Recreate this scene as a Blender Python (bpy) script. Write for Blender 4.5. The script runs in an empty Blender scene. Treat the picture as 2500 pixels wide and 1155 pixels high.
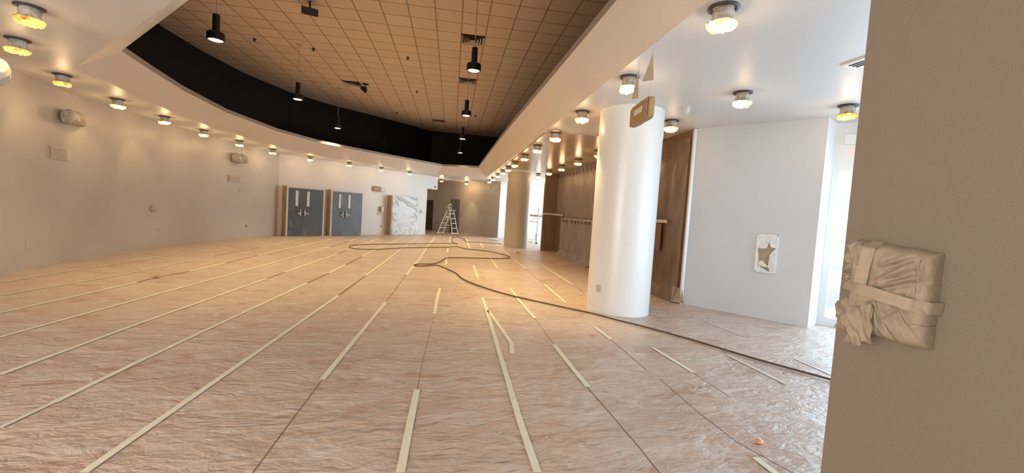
import bpy, bmesh, math, random
from mathutils import Vector, noise, Matrix
random.seed(7)
C = bpy.context.scene.collection
# ------------------------------------------------------------------ camera
H = 1.6
F_PX = 1040.0
PITCH, ROLL, YAW = .0551, .0636, .1437
cy, sy = math.cos(YAW), math.sin(YAW); cp, sp = math.cos(PITCH), math.sin(PITCH); cr, sr = math.cos(ROLL), math.sin(ROLL)
_r = Vector((cy, -sy, 0)); _f = Vector((sy, cy, 0)); _u = Vector((0, 0, 1))
FW = cp*_f - sp*_u; _u2 = cp*_u + sp*_f
RT = cr*_r + sr*_u2; UP = cr*_u2 - sr*_r
cam = bpy.data.cameras.new('camera'); co = bpy.data.objects.new('camera', cam); C.objects.link(co)
cam.sensor_fit = 'HORIZONTAL'; cam.sensor_width = 36; cam.lens = F_PX/2500*36; cam.clip_end = 200; cam.clip_start = .02
m = Matrix.Identity(4)
for i in range(3):
    m[i][0] = RT[i]; m[i][1] = UP[i]; m[i][2] = -FW[i]
m[2][3] = H
co.matrix_world = m
bpy.context.scene.camera = co
# ------------------------------------------------------------------ world, big lights, exposure
w = bpy.data.worlds.new('world'); bpy.context.scene.world = w; w.use_nodes = True
bgn = w.node_tree.nodes['Background']; bgn.inputs[0].default_value = (.86, .94, 1.0, 1); bgn.inputs[1].default_value = 1.6
vs = bpy.context.scene.view_settings
vs.view_transform = 'Standard'; vs.look = 'None'; vs.gamma = 1; vs.use_curve_mapping = False; vs.exposure = 0.22

def area(name, loc, target, sx, sy_, power, col):
    l = bpy.data.lights.new(name, 'AREA'); l.shape = 'RECTANGLE'; l.size = sx; l.size_y = sy_; l.energy = power; l.color = col
    o = bpy.data.objects.new(name, l); C.objects.link(o); o.location = loc
    o.rotation_euler = (Vector(target)-Vector(loc)).to_track_quat('-Z', 'Y').to_euler()
    return o
# added fill lights, and daylight of the tall window on the right and of the far glazed bay
area('fill_front', (-4.5, -3.2, 1.9), (-1.2, 2.6, 0), 6, 2.8, 620, (1, .95, .89))  # added fill for the near floor, no opening in the back wall
area('daylight_window', (8.3, 6.35, 1.7), (2.5, 5.0, .8), 2.6, 3.0, 270, (.52, .78, 1))
area('fill_side', (9.0, .2, 1.7), (0, .8, 1.2), 7.0, 2.9, 370, (.50, .75, 1))  # added unseen fill, cools the right side and leaves the pier dark
area('daylight_bay', (8.4, 23.6, 1.8), (2.0, 24, 1.0), 4.5, 3.0, 460, (.66, .84, 1))

# ------------------------------------------------------------------ helpers
def ray(x, y): return FW + RT*((x-1250)/F_PX) - UP*((y-577.5)/F_PX)
def at_z(x, y, z=0.0):                     # a pixel of the photograph dropped onto a horizontal surface
    d = ray(x, y); t = (z-H)/d.z; return Vector((d.x*t, d.y*t, z))
def on_wall(x, y, p0, p1, off=0.0):        # onto the vertical plane through p0, p1 (off: metres towards the room)
    n = Vector((p1[1]-p0[1], -(p1[0]-p0[0]))).normalized()
    d = ray(x, y); k = n.dot(Vector(p0)) + off
    t = k/(n.x*d.x+n.y*d.y); return Vector((d.x*t, d.y*t, H+d.z*t))

def tag(o, label=None, cat=None, group=None, kind=None):
    if label: o['label'] = label
    if cat: o['category'] = cat
    if group: o['group'] = group
    if kind: o['kind'] = kind
    return o
def empty(name, loc, label, cat, group=None, rz=0):
    o = bpy.data.objects.new(name, None); C.objects.link(o); o.location = loc; o.rotation_euler = (0, 0, rz); o.empty_display_size = .1
    return tag(o, label, cat, group)

class MB:
    def __init__(s): s.v = []; s.f = []; s.mi = []
    def face(s, pts, mi=0):
        b = len(s.v); s.v += [tuple(p) for p in pts]; s.f.append(tuple(range(b, b+len(pts)))); s.mi.append(mi); return s
    def mesh(s, vs_, fs, mi=0):
        b = len(s.v); s.v += [tuple(p) for p in vs_]; s.f += [tuple(i+b for i in f) for f in fs]; s.mi += [mi]*len(fs); return s
    def box(s, c, d, rz=0, mi=0, M=None):
        vs_ = []
        for x in (-1, 1):
            for y in (-1, 1):
                for z in (-1, 1):
                    p = Vector((x*d[0]/2, y*d[1]/2, z*d[2]/2))
                    if rz: p = Matrix.Rotation(rz, 3, 'Z') @ p
                    if M is not None: p = M @ p
                    vs_.append(p+Vector(c))
        return s.mesh(vs_, [(0, 1, 3, 2), (4, 6, 7, 5), (0, 4, 5, 1), (2, 3, 7, 6), (0, 2, 6, 4), (1, 5, 7, 3)], mi)
    def tube(s, p, q, r, n=10, r2=None, mi=0):
        p, q = Vector(p), Vector(q); a = (q-p).normalized(); t = a.orthogonal().normalized(); b = a.cross(t); r2 = r if r2 is None else r2
        vs_ = []
        for k in range(n):
            e = math.tau*k/n; d = t*math.cos(e)+b*math.sin(e); vs_ += [p+d*r, q+d*r2]
        fs = [(2*k, 2*((k+1) % n), 2*((k+1) % n)+1, 2*k+1) for k in range(n)] + [tuple(2*k for k in range(n))[::-1], tuple(2*k+1 for k in range(n))]
        return s.mesh(vs_, fs, mi)
    def bar(s, p, q, a, b, up=(0, 0, 1), mi=0):       # rectangular bar from p to q
        p, q = Vector(p), Vector(q); d = (q-p); L = d.length; d.normalize(); x = d.cross(Vector(up))
        if x.length < 1e-4: x = Vector((1, 0, 0))
        x.normalize(); z = x.cross(d)
        vs_ = [e+x*(i*a/2)+z*(j*b/2) for e in (p, q) for i in (-1, 1) for j in (-1, 1)]
        return s.mesh(vs_, [(0, 1, 3, 2), (4, 6, 7, 5), (0, 4, 5, 1), (2, 3, 7, 6), (0, 2, 6, 4), (1, 5, 7, 3)], mi)
    def lathe(s, prof, n=24, c=(0, 0, 0), mi=0, cap=True, fn=None):
        vs_ = []
        for i, (r, z) in enumerate(prof):
            for k in range(n):
                a = math.tau*k/n; rr, zz = (r, z) if fn is None else fn(r, z, a, i)
                vs_.append((c[0]+rr*math.cos(a), c[1]+rr*math.sin(a), c[2]+zz))
        fs = []
        for i in range(len(prof)-1):
            for k in range(n):
                j = (k+1) % n; fs.append((i*n+k, i*n+j, (i+1)*n+j, (i+1)*n+k))
        if cap: fs += [tuple(range(n))[::-1], tuple((len(prof)-1)*n+k for k in range(n))]
        return s.mesh(vs_, fs, mi)
    def grid(s, fn, nu, nv, mi=0, close=False):
        vs_ = [fn(i/nu, j/nv) for j in range(nv+1) for i in range(nu+1)]
        fs = [(j*(nu+1)+i, j*(nu+1)+i+1, (j+1)*(nu+1)+i+1, (j+1)*(nu+1)+i) for j in range(nv) for i in range(nu)]
        return s.mesh(vs_, fs, mi)
    def build(s, name, mats, parent=None, smooth=False, bevel=0, fix=True):
        me = bpy.data.meshes.new(name); org = Vector((0, 0, 0))
        if parent is None and s.v:                    # origin at the base of a thing of one mesh
            xs = [p[0] for p in s.v]; ys = [p[1] for p in s.v]; zs = [p[2] for p in s.v]
            org = Vector(((min(xs)+max(xs))/2, (min(ys)+max(ys))/2, min(zs)))
        me.from_pydata([tuple(Vector(p)-org) for p in s.v], [], s.f)
        if not isinstance(mats, (list, tuple)): mats = [mats]
        for mm in mats: me.materials.append(mm)
        for p, k in zip(me.polygons, s.mi): p.material_index = k; p.use_smooth = smooth
        if fix:
            bm = bmesh.new(); bm.from_mesh(me); bmesh.ops.recalc_face_normals(bm, faces=bm.faces); bm.to_mesh(me); bm.free()
        o = bpy.data.objects.new(name, me); C.objects.link(o); o.location = org
        if parent is not None: o.parent = parent
        if bevel:
            b = o.modifiers.new('b', 'BEVEL'); b.width = bevel; b.segments = 2; b.limit_method = 'ANGLE'
        return o
def struct(o): o['kind'] = 'structure'; return o
def copy_tree(o, parent=None):
    c = o.copy(); C.objects.link(c)
    if parent is not None: c.parent = parent
    for ch in list(o.children): copy_tree(ch, c)
    return c
def smooth_path(pts, n):
    pts = [Vector(p) for p in pts]; out = []
    P = [2*pts[0]-pts[1]] + pts + [2*pts[-1]-pts[-2]]
    for i in range(1, len(P)-2):
        for k in range(n):
            t = k/n; a, b, c, d = P[i-1:i+3]
            out.append(.5*((2*b)+(c-a)*t+(2*a-5*b+4*c-d)*t*t+(3*b-a-3*c+d)*t**3))
    out.append(pts[-1]); return out

# ------------------------------------------------------------------ materials
def mat(name, col, rough=.6, col2=None, scale=3., stretch=(1, 1, 1), bump=0, bscale=None, bstretch=None, metal=0, coat=0, emit=None, estr=0, alpha=1, trans=0, detail=4, lo=.35, hi=.65, spec=.5):
    M_ = bpy.data.materials.new(name); M_.use_nodes = True; nt = M_.node_tree; N = nt.nodes; L = nt.links; p = N['Principled BSDF']
    p.inputs['Base Color'].default_value = (*col, 1); p.inputs['Roughness'].default_value = rough; p.inputs['Metallic'].default_value = metal
    p.inputs['Coat Weight'].default_value = coat; p.inputs['Coat Roughness'].default_value = .25; p.inputs['Alpha'].default_value = alpha
    p.inputs['Transmission Weight'].default_value = trans; p.inputs['Specular IOR Level'].default_value = spec
    tc = N.new('ShaderNodeTexCoord')
    def nz(sc, st, det=4):
        mp = N.new('ShaderNodeMapping'); mp.inputs['Scale'].default_value = st; L.new(tc.outputs['Object'], mp.inputs[0])
        n = N.new('ShaderNodeTexNoise'); n.inputs['Scale'].default_value = sc; n.inputs['Detail'].default_value = det; L.new(mp.outputs[0], n.inputs['Vector']); return n
    if col2:
        n = nz(scale, stretch, detail); r = N.new('ShaderNodeValToRGB'); L.new(n.outputs[0], r.inputs[0])
        r.color_ramp.elements[0].position = lo; r.color_ramp.elements[1].position = hi
        r.color_ramp.elements[0].color = (*col, 1); r.color_ramp.elements[1].color = (*col2, 1)
        L.new(r.outputs[0], p.inputs['Base Color'])
        if emit: L.new(r.outputs[0], p.inputs['Emission Color'])
    if emit:
        if not col2: p.inputs['Emission Color'].default_value = (*emit, 1)
        p.inputs['Emission Strength'].default_value = estr
    if bump:
        n = nz(bscale or scale, bstretch or stretch, 5); b = N.new('ShaderNodeBump'); b.inputs['Strength'].default_value = 1; b.inputs['Distance'].default_value = bump
        L.new(n.outputs[0], b.inputs['Height']); L.new(b.outputs[0], p.inputs['Normal'])
    return M_

M = {}
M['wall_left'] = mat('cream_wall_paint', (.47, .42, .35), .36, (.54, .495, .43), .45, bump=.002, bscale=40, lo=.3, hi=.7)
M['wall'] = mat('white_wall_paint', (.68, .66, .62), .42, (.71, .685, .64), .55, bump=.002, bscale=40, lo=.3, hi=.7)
M['ceil'] = mat('white_ceiling_paint', (.67, .665, .655), .42, bump=.0015, bscale=30)
M['ceil_warm'] = mat('tan_ceiling', (.44, .34, .25), .28, bump=.0015, bscale=30)  # browner tone of the far right ceiling area
M['splay'] = mat('cream_beam_paint', (.72, .66, .58), .40, bump=.002, bscale=9)
M['lip'] = mat('grey_trim_paint', (.36, .31, .25), .5)
M['black'] = mat('black_paint', (.0105, .008, .005), .65, spec=.25)
M['white'] = mat('white_gloss_paint', (.78, .78, .76), .25, bump=.001, bscale=20)
M['greywall'] = mat('grey_wall_paint', (.56, .52, .46), .5, (.50, .46, .41), 1.5)
M['kraft_sign'] = mat('golden_kraft_paper', (.36, .235, .10), .6, (.42, .28, .13), 12, bump=.003, bscale=20)
M['kraft'] = mat('kraft_paper', (.36, .27, .18), .75, (.43, .33, .23), 12, bump=.004, bscale=25)
M['kraft_dark'] = mat('dark_kraft_paper', (.26, .17, .10), .75, (.30, .21, .13), 10, bump=.003, bscale=20)  # darker kraft brown for small outlets and scraps
M['tape'] = mat('masking_tape', (.78, .73, .55), .6, (.84, .79, .62), 9)
M['tape_pale'] = mat('pale_masking_tape', (.74, .68, .55), .5)
M['cord'] = mat('brown_hose_rubber', (.10, .065, .03), .5)
M['metal'] = mat('brushed_aluminium', (.62, .62, .60), .35, metal=.6)
M['darkmetal'] = mat('black_lamp_metal', (.012, .011, .010), .4)
M['ring'] = mat('dark_lamp_ring', (.05, .045, .04), .4)
M['bagpaper'] = mat('lamp_masking_paper', (.34, .30, .24), .6, (.56, .52, .45), 9, bump=.01, bscale=18)
M['glow'] = mat('lit_masking_paper', (.55, .13, .015), .6, (1., .70, .28), 9, emit=(1, .6, .2), estr=2.8, lo=.36, hi=.56)
M['glow_orange'] = mat('orange_lit_masking_paper', (.30, .07, .01), .6, (1., .50, .10), 8, emit=(1, .5, .1), estr=1.6, lo=.36, hi=.60)
M['bulb'] = mat('lamp_bulb', (1, .9, .6), .5, emit=(1, .86, .52), estr=14)
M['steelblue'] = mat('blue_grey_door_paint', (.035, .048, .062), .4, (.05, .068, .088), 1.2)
M['lite'] = mat('pale_door_glass', (.55, .60, .50), .2, emit=(.55, .62, .5), estr=.12)
M['wood'] = mat('brown_panelling', (.19, .105, .055), .42, (.24, .135, .075), 3, stretch=(6, 6, .4))
M['darkdoor'] = mat('dark_door_paint', (.07, .05, .035), .5)
M['orange'] = mat('orange_wrapper', (.75, .20, .04), .4, (.9, .55, .35), 30)
M['bucket'] = mat('white_bucket_plastic', (.6, .65, .68), .4)
M['yellowpipe'] = mat('pale_scaffold_steel', (.62, .56, .44), .45)
M['plank'] = mat('scaffold_plank', (.30, .27, .22), .7)
M['grille'] = mat('cream_grille_paint', (.50, .44, .36), .5)
M['void'] = mat('dark_duct', (.015, .012, .01), .8)
M['dust'] = mat('grey_patch_plaster', (.42, .36, .29), .8, (.55, .49, .42), 25)
M['plate'] = mat('ivory_plate_plastic', (.55, .50, .43), .4)

def film(name, col, alpha, rough=.25, bump=.01, bscale=3, stretch=(1, 1, 1), col2=None):
    return mat(name, col, rough, col2=col2, scale=bscale, alpha=alpha, bump=bump, bscale=bscale, stretch=stretch)
M['film_door'] = film('masking_film', (.45, .48, .50), .17, bump=.03, bscale=4)
M['film_white'] = film('milky_masking_film', (.62, .66, .66), .80, bump=.03, bscale=3)
M['film_wall'] = film('tan_masking_film', (.40, .33, .27), .62, rough=.4, bump=.02, bscale=2.5, stretch=(1, 1, .6), col2=(.46, .39, .33))
M['film_low'] = film('pale_masking_film', (.42, .36, .31), .66, rough=.35, bump=.03, bscale=3, stretch=(1, 1, .6), col2=(.5, .44, .38))
M['film_brown'] = film('brown_masking_film', (.26, .19, .14), .55, rough=.3, bump=.03, bscale=2.2, stretch=(1, 1, .4), col2=(.42, .33, .27))

def tile_mat():                                      # 61 cm lay-in ceiling tiles
    M_ = bpy.data.materials.new('ceiling_tiles'); M_.use_nodes = True; nt = M_.node_tree; N = nt.nodes; L = nt.links; p = N['Principled BSDF']
    g = N.new('ShaderNodeNewGeometry'); s = N.new('ShaderNodeSeparateXYZ'); L.new(g.outputs['Position'], s.inputs[0])
    def mth(op, a, b=None):
        n = N.new('ShaderNodeMath'); n.operation = op
        for i, v in enumerate((a, b)):
            if v is None: continue
            if isinstance(v, (int, float)): n.inputs[i].default_value = v
            else: L.new(v, n.inputs[i])
        return n.outputs[0]
    ds = []; cells = []
    for ax, off in ((0, -.006), (1, 10.62)):
        u = mth('DIVIDE', mth('SUBTRACT', s.outputs[ax], off), .61); cells.append(mth('FLOOR', u))
        fr = mth('FRACT', u); ds.append(mth('MINIMUM', fr, mth('SUBTRACT', 1, fr)))
    line = mth('LESS_THAN', mth('MINIMUM', ds[0], ds[1]), .024)
    cmb = N.new('ShaderNodeCombineXYZ'); L.new(cells[0], cmb.inputs[0]); L.new(cells[1], cmb.inputs[1])
    wn = N.new('ShaderNodeTexWhiteNoise'); L.new(cmb.outputs[0], wn.inputs['Vector'])
    r = N.new('ShaderNodeMixRGB'); r.inputs[1].default_value = (.72, .59, .48, 1); r.inputs[2].default_value = (.77, .64, .52, 1); L.new(wn.outputs['Value'], r.inputs[0])
    mx = N.new('ShaderNodeMixRGB'); L.new(line, mx.inputs[0]); L.new(r.outputs[0], mx.inputs[1]); mx.inputs[2].default_value = (.36, .25, .17, 1)
    L.new(mx.outputs[0], p.inputs['Base Color']); p.inputs['Roughness'].default_value = .85
    nz = N.new('ShaderNodeTexNoise'); nz.inputs['Scale'].default_value = 60; L.new(g.outputs['Position'], nz.inputs['Vector'])
    b = N.new('ShaderNodeBump'); b.inputs['Distance'].default_value = .004; L.new(nz.outputs[0], b.inputs['Height']); L.new(b.outputs[0], p.inputs['Normal'])
    return M_
M['tiles'] = tile_mat()

def floor_mat():                                     # red rosin paper under clear wrinkled film, dusted with overspray
    M_ = bpy.data.materials.new('rosin_paper_under_film'); M_.use_nodes = True; nt = M_.node_tree; N = nt.nodes; L = nt.links; p = N['Principled BSDF']
    g = N.new('ShaderNodeNewGeometry')
    def nz(sc, st, det=5, rot=0, dist=0, rg=.55):
        mp = N.new('ShaderNodeMapping'); mp.inputs['Scale'].default_value = st; mp.inputs['Rotation'].default_value = (0, 0, rot); L.new(g.outputs['Position'], mp.inputs[0])
        n = N.new('ShaderNodeTexNoise'); n.inputs['Scale'].default_value = sc; n.inputs['Detail'].default_value = det; n.inputs['Distortion'].default_value = dist; n.inputs['Roughness'].default_value = rg
        L.new(mp.outputs[0], n.inputs['Vector']); return n.outputs[0]
    def ramp(src, a, b, c0=(0, 0, 0, 1), c1=(1, 1, 1, 1)):
        r = N.new('ShaderNodeValToRGB'); r.color_ramp.elements[0].position = a; r.color_ramp.elements[1].position = b; r.color_ramp.elements[0].color = c0; r.color_ramp.elements[1].color = c1; L.new(src, r.inputs[0]); return r.outputs[0]
    def mix(f, a, b):
        n = N.new('ShaderNodeMixRGB')
        for i, v in enumerate((f, a, b)):
            if isinstance(v, tuple): n.inputs[i].default_value = v
            elif isinstance(v, float): n.inputs[i].default_value = v
            else: L.new(v, n.inputs[i])
        return n.outputs[0]
    base = mix(ramp(nz(1.6, (.55, 1, 1), 6, .3, .6), .38, .66), (.57, .42, .33, 1), (.64, .505, .41, 1))
    base = mix(ramp(nz(4, (.6, 1, 1), 7, -.25, 1.6), .52, .70), base, (.68, .575, .50, 1))
    red = ramp(nz(2.4, (.65, 1, 1), 6, .5, 1.6), .56, .68)
    base = mix(red, base, (.50, .31, .22, 1))
    fine = ramp(nz(22, (.35, 1, 1), 4, .15, .8), .56, .70)
    ff = N.new('ShaderNodeMath'); ff.operation = 'MULTIPLY'; L.new(fine, ff.inputs[0]); ff.inputs[1].default_value = .35
    base = mix(ff.outputs[0], base, (.48, .33, .25, 1))
    L.new(base, p.inputs['Base Color']); p.inputs['Roughness'].default_value = .42; p.inputs['Specular IOR Level'].default_value = .5
    p.inputs['Coat Weight'].default_value = .25; p.inputs['Coat Roughness'].default_value = .3
    last = None
    for h, d in ((nz(2.2, (.6, 1.3, 1), 4, .15, 1.0), .09), (nz(6.5, (.65, 1.15, 1), 5, -.2, 1.6), .042), (nz(24, (.6, 1.1, 1), 4, .3, 1.0), .012)):
        b = N.new('ShaderNodeBump'); b.inputs['Distance'].default_value = d; b.inputs['Strength'].default_value = .8; L.new(h, b.inputs['Height'])
        if last: L.new(last, b.inputs['Normal'])
        last = b.outputs[0]
    L.new(last, p.inputs['Normal']); return M_
M['floor'] = floor_mat()
M['seam'] = mat('paper_seam_gap', (.21, .11, .075), .6)

# ------------------------------------------------------------------ shell
ZC, ZL, ZT, ZB = 3.48, 3.85, 3.95, 6.07
mb = MB().face([(-10, -4, 0), (12, -4, 0), (12, 34, 0), (-10, 34, 0)])
def strip_faces(mb, px, wd, z=.003, mi=0, pix=True, thick=0):
    P = [at_z(x, y) for x, y in px] if pix else [Vector((a, b, 0)) for a, b in px]
    L_, R_ = [], []
    for i, p in enumerate(P):
        d = (P[min(i+1, len(P)-1)]-P[max(i-1, 0)]).normalized(); n = Vector((-d.y, d.x, 0))*wd/2
        L_.append(p+n); R_.append(p-n)
    for i in range(len(P)-1):
        q = [L_[i], L_[i+1], R_[i+1], R_[i]]
        mb.face([(v.x, v.y, z) for v in q], mi)
        if thick: mb.face([(v.x, v.y, z-thick) for v in q][::-1], mi)
    return mb
seams = [([(826, 722), (892, 674)], .03), ([(750, 691.5), (803.5, 667)], .035), ([(844, 647), (883, 627)], .035), ([(651, 680.6), (695, 665)], .035), ([(823, 620.5), (847, 611.5)], .04),
         ([(805, 603.4), (853, 589)], .05), ([(334, 689.5), (381, 677.5), (463, 663)], .035), ([(551, 642), (630, 624)], .035), ([(519, 626.5), (634, 604)], .03), ([(786, 928), (700, 1043), (617, 1155)], .007),
         ([(942, 738), (992, 671)], .012), ([(1060, 770), (1030, 890), (1019, 951)], .004), ([(1434, 946), (1490, 1010), (1560, 1092), (1610, 1155)], .008), ([(1492, 830), (1580, 905)], .008), ([(1610, 925), (1700, 1003), (1800, 1080), (1935, 1155)], .007),
         ([(1306, 778), (1352, 842)], .006), ([(1693, 911), (1780, 968)], .007), ([(1283, 657), (1328, 694)], .012), ([(1399, 695), (1429, 718)], .012)]
for px, wd in seams: strip_faces(mb, px, wd, .0015, 1)
mb.face([(v.x, v.y, .002) for v in (at_z(370, 681), at_z(379, 675), at_z(391, 678), at_z(384, 681))], 1)
floor = struct(mb.build('floor', [M['floor'], M['seam']], fix=False))

def wall_strip(name, pts, z0, z1, m_, thick=0):
    mb = MB()
    for a, b in zip(pts[:-1], pts[1:]): mb.face([(a[0], a[1], z0), (b[0], b[1], z0), (b[0], b[1], z1), (a[0], a[1], z1)])
    return struct(mb.build(name, m_, smooth=len(pts) > 8, fix=False))
LW = smooth_path([(-5.9, 1.2, 0), (-6.45, 4.0, 0), (-6.95, 6.4, 0), (-7.42, 8.3, 0), (-7.82, 9.7, 0), (-8.06, 11.2, 0), (-8.18, 12.9, 0), (-8.1, 15.6, 0), (-7.34, 19.44, 0)], 6)
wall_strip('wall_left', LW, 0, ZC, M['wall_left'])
DW0, DW1 = (-7.34, 19.44), (-.93, 26.50)
DWd = (Vector(DW1)-Vector(DW0)).normalized(); DWn = Vector((DWd.y, -DWd.x))      # towards the room
def dw(s, z, off=0.0):
    p = Vector(DW0)+DWd*s+DWn*off; return (p.x, p.y, z)
def dws(x, y, off=0): p = on_wall(x, y, DW0, DW1, off); return (Vector((p.x, p.y))-Vector(DW0)).dot(DWd)
S_END = (Vector((-1.5, 25.87))-Vector(DW0)).length; S_HD = (Vector(DW1)-Vector(DW0)).length
openings = [(.24, 1.84, 2.08), (2.31, 3.92, 2.08), (5.86, 7.57, 2.06)]   # door portals standing proud of the wall
mb = MB(); cur = 0
RD = -.32
mb.face([dw(cur, 0), dw(S_END, 0), dw(S_END, ZC), dw(cur, ZC)])
mb.face([dw(S_END, 2.72), dw(S_HD, 2.72), dw(S_HD, ZC), dw(S_END, ZC)])
mb.face([dw(S_END, 0), dw(S_END, 0, -.3), dw(S_END, 2.72, -.3), dw(S_END, 2.72)]); mb.face([dw(S_END, 2.72), dw(S_END, 2.72, -.3), dw(S_HD, 2.72, -.3), dw(S_HD, 2.72)])
mb.face([dw(S_HD, 2.72), dw(S_HD, 2.72, -.3), dw(S_HD, ZC, -.3), dw(S_HD, ZC)])
M['reveal'] = mat('kraft_masked_reveal', (.38, .26, .14), .7, (.46, .34, .22), 6, stretch=(1, 1, .5), bump=.02)
struct(mb.build('wall_doors', [M['wall'], M['reveal']], fix=False))
FWp = smooth_path([(-3.4, 31.8, 0), (-1.3, 31.2, 0), (.5, 29.5, 0), (1.75, 28.4, 0), (2.88, 26.1, 0)], 5)
wall_strip('wall_far', FWp, 0, ZC, M['greywall'])
wall_strip('wall_far_bay', [(2.88, 26.1), (6.0, 27.9), (8.6, 29.4)], 0, ZC, M['greywall'])
wall_strip('wall_hall', [(-3.4, 31.8), (-3.9, 24.2)], 0, ZC, M['greywall'])

# lower ceiling with the opening of the tray
OUT = [(-6.03, 7.84), (-6.35, 9.3), (-6.62, 10.9), (-6.80, 12.9), (-6.62, 15.8), (-5.9, 18.2), (-4.6, 20.2), (-2.9, 22.3), (-.89, 24.45), (1.78, 23.7), (1.90, 18), (1.98, 11.6), (2.02, 4.66), (2.05, .12), (-2.8, 4.75)]
INN = [(-5.52, 8.02), (-5.76, 9.1), (-6.05, 10.6), (-6.26, 12.9), (-5.98, 15.6), (-5.25, 17.7), (-4.1, 19.2), (-2.37, 21.26), (-.61, 23.1), (1.25, 22.55), (1.31, 17), (1.38, 11.6), (1.55, 4.6), (1.64, .75), (-2.8, 5.25)]
BLK = [(-8.07, 12.7), (-8.10, 13.4), (-8.04, 15.13), (-7.79, 17.0), (-7.04, 19.3), (-5.9, 21.0), (-4.38, 22.47), (-2.98, 23.9), (-1.41, 25.63), (3.4, 25.85), (3.4, -1.4), (-3.2, 2.8), (-6.2, 6.5), (-7.3, 9.2), (-7.85, 11.2)]
def holed(name, outer, hole, z, m_, down=True):
    bm = bmesh.new(); es = []
    for loop in (outer, hole):
        vs_ = [bm.verts.new((x, y, z)) for x, y in loop]
        es += [bm.edges.new((vs_[i], vs_[(i+1) % len(vs_)])) for i in range(len(vs_))]
    bmesh.ops.triangle_fill(bm, use_beauty=True, edges=es, normal=(0, 0, -1 if down else 1))
    me = bpy.data.meshes.new(name); bm.to_mesh(me); bm.free(); me.materials.append(m_)
    o = bpy.data.objects.new(name, me); C.objects.link(o); return struct(o)
holed('ceiling', [(-9.6, -3.6), (10, -3.6), (10, 33), (-9.6, 33)], OUT, ZC, M['ceil'])
mb = MB(); n = len(OUT)
for i in range(n):
    j = (i+1) % n; mb.face([(*OUT[i], ZC), (*OUT[j], ZC), (*INN[j], ZL), (*INN[i], ZL)], 0)
    mb.face([(*INN[i], ZL), (*INN[j], ZL), (*INN[j], ZT), (*INN[i], ZT)], 1)
struct(mb.build('trim_1', [M['splay'], M['lip']], fix=False))
holed('ceiling_ledge', BLK, INN, ZT, M['black'])
bk = [Vector((*p, 0)) for p in BLK]
mb = MB()
for i in range(len(BLK)):
    a, b = BLK[i], BLK[(i+1) % len(BLK)]; mb.face([(*a, ZT), (*b, ZT), (*b, ZB), (*a, ZB)])
struct(mb.build('wall_tray', M['black'], fix=False))
struct(MB().face([(-9.6, -3.6, ZB), (5, -3.6, ZB), (5, 27, ZB), (-9.6, 27, ZB)]).build('ceiling_tiles', M['tiles'], fix=False))
# tan area of the right-hand ceiling, set slightly lower, its front edge a shallow curve
fe = [at_z(x, y, 3.45) for x, y in ((1338, 327), (1370, 326), (1410, 328), (1445, 331), (1474, 333))]
fe = [(2.0, fe[0].y+.05)]+[(v.x, v.y) for v in fe[1:]]+[(4.62, 9.2)]
be = [(x, 18.0) for x, y in fe]
mb = MB()
for i in range(len(fe)-1):
    mb.face([(*fe[i], 3.45), (*fe[i+1], 3.45), (*be[i+1], 3.45), (*be[i], 3.45)]); mb.face([(*fe[i], 3.45), (*fe[i+1], 3.45), (*fe[i+1], ZC), (*fe[i], ZC)])
mb.face([(2.0, fe[0][1], 3.45), (2.0, 18, 3.45), (2.0, 18, ZC), (2.0, fe[0][1], ZC)]); mb.face([(2.0, 18, 3.45), (4.62, 18, 3.45), (4.62, 18, ZC), (2.0, 18, ZC)])
struct(mb.build('ceiling_panel', M['ceil_warm'], fix=False))

# columns
def column(cx, cy_, r, m_, label):
    o = MB().lathe([(r, 0), (r, ZC)], 64, (cx, cy_, 0), cap=False).build('round_column', m_, smooth=True); return tag(o, label, 'column', 'round structural columns')
M['col'] = mat('column_gloss_paint', (.82, .80, .76), .30, bump=.0015, bscale=12)
column(3.0, 7.15, .54, M['col'], 'thick round white column near the wrapped hanging sign')
M['col2'] = mat('tan_column_paint', (.50, .43, .32), .4, bump=.0015, bscale=12)
column(3.06, 19.75, .57, M['col2'], 'far round tan column beside the film covered wall')

# right wall with brown panelling, near edge
XW = 4.65
struct(MB().face([(XW, 7.9, 0), (XW, 18.7, 0), (XW, 18.7, ZC), (XW, 7.9, ZC)]).build('wall_right', M['wood'], fix=False))
struct(MB().box((4.36, 18.78, ZC/2), (.62, .16, ZC-.004)).build('wall_right_return', M['wood']))
WR0, WR1 = (4.66, 7.9), (6.0, 6.27)
M['coolwall'] = mat('cool_white_wall_paint', (.58, .60, .615), .45, (.61, .63, .645), .8, bump=.001, bscale=30)
wall_strip('wall_right_front', [WR0, WR1], 0, ZC, M['coolwall'])
d2 = (Vector(WR1)-Vector(WR0)).normalized(); n2 = Vector((-d2.y, d2.x))           # n2 points away from the room
RV = Vector(WR1)+Vector((.42, .26))
wall_strip('wall_window_reveal', [WR1, (RV.x, RV.y)], 0, ZC, M['white'])
mb = MB().bar((WR0[0]-.02, WR0[1]-.01, .0), (WR0[0]-.02, WR0[1]-.01, ZC-.01), .055, .055, up=(0, 1, 0)); struct(mb.build('trim_2', M['white']))

# near pier on the right
t0 = 1.5; P0 = ray(2065, 577)*t0; PA = Vector((P0.x, P0.y)); az = math.radians(165)
pd = Vector((math.sin(az), math.cos(az))); pn = Vector((pd.y, -pd.x))              # pn faces the camera side
if pn.dot(-PA) < 0: pn = -pn
PE = PA+pd*3.0; th = .45
mb = MB()
q = [PA, PE, PE-pn*th, PA-pn*th]
for i in range(4):
    a, b = q[i], q[(i+1) % 4]; mb.face([(a.x, a.y, 0), (b.x, b.y, 0), (b.x, b.y, ZC), (a.x, a.y, ZC)])
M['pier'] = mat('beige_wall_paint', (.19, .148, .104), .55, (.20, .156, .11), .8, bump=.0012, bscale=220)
struct(mb.build('wall_pier', M['pier']))

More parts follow.
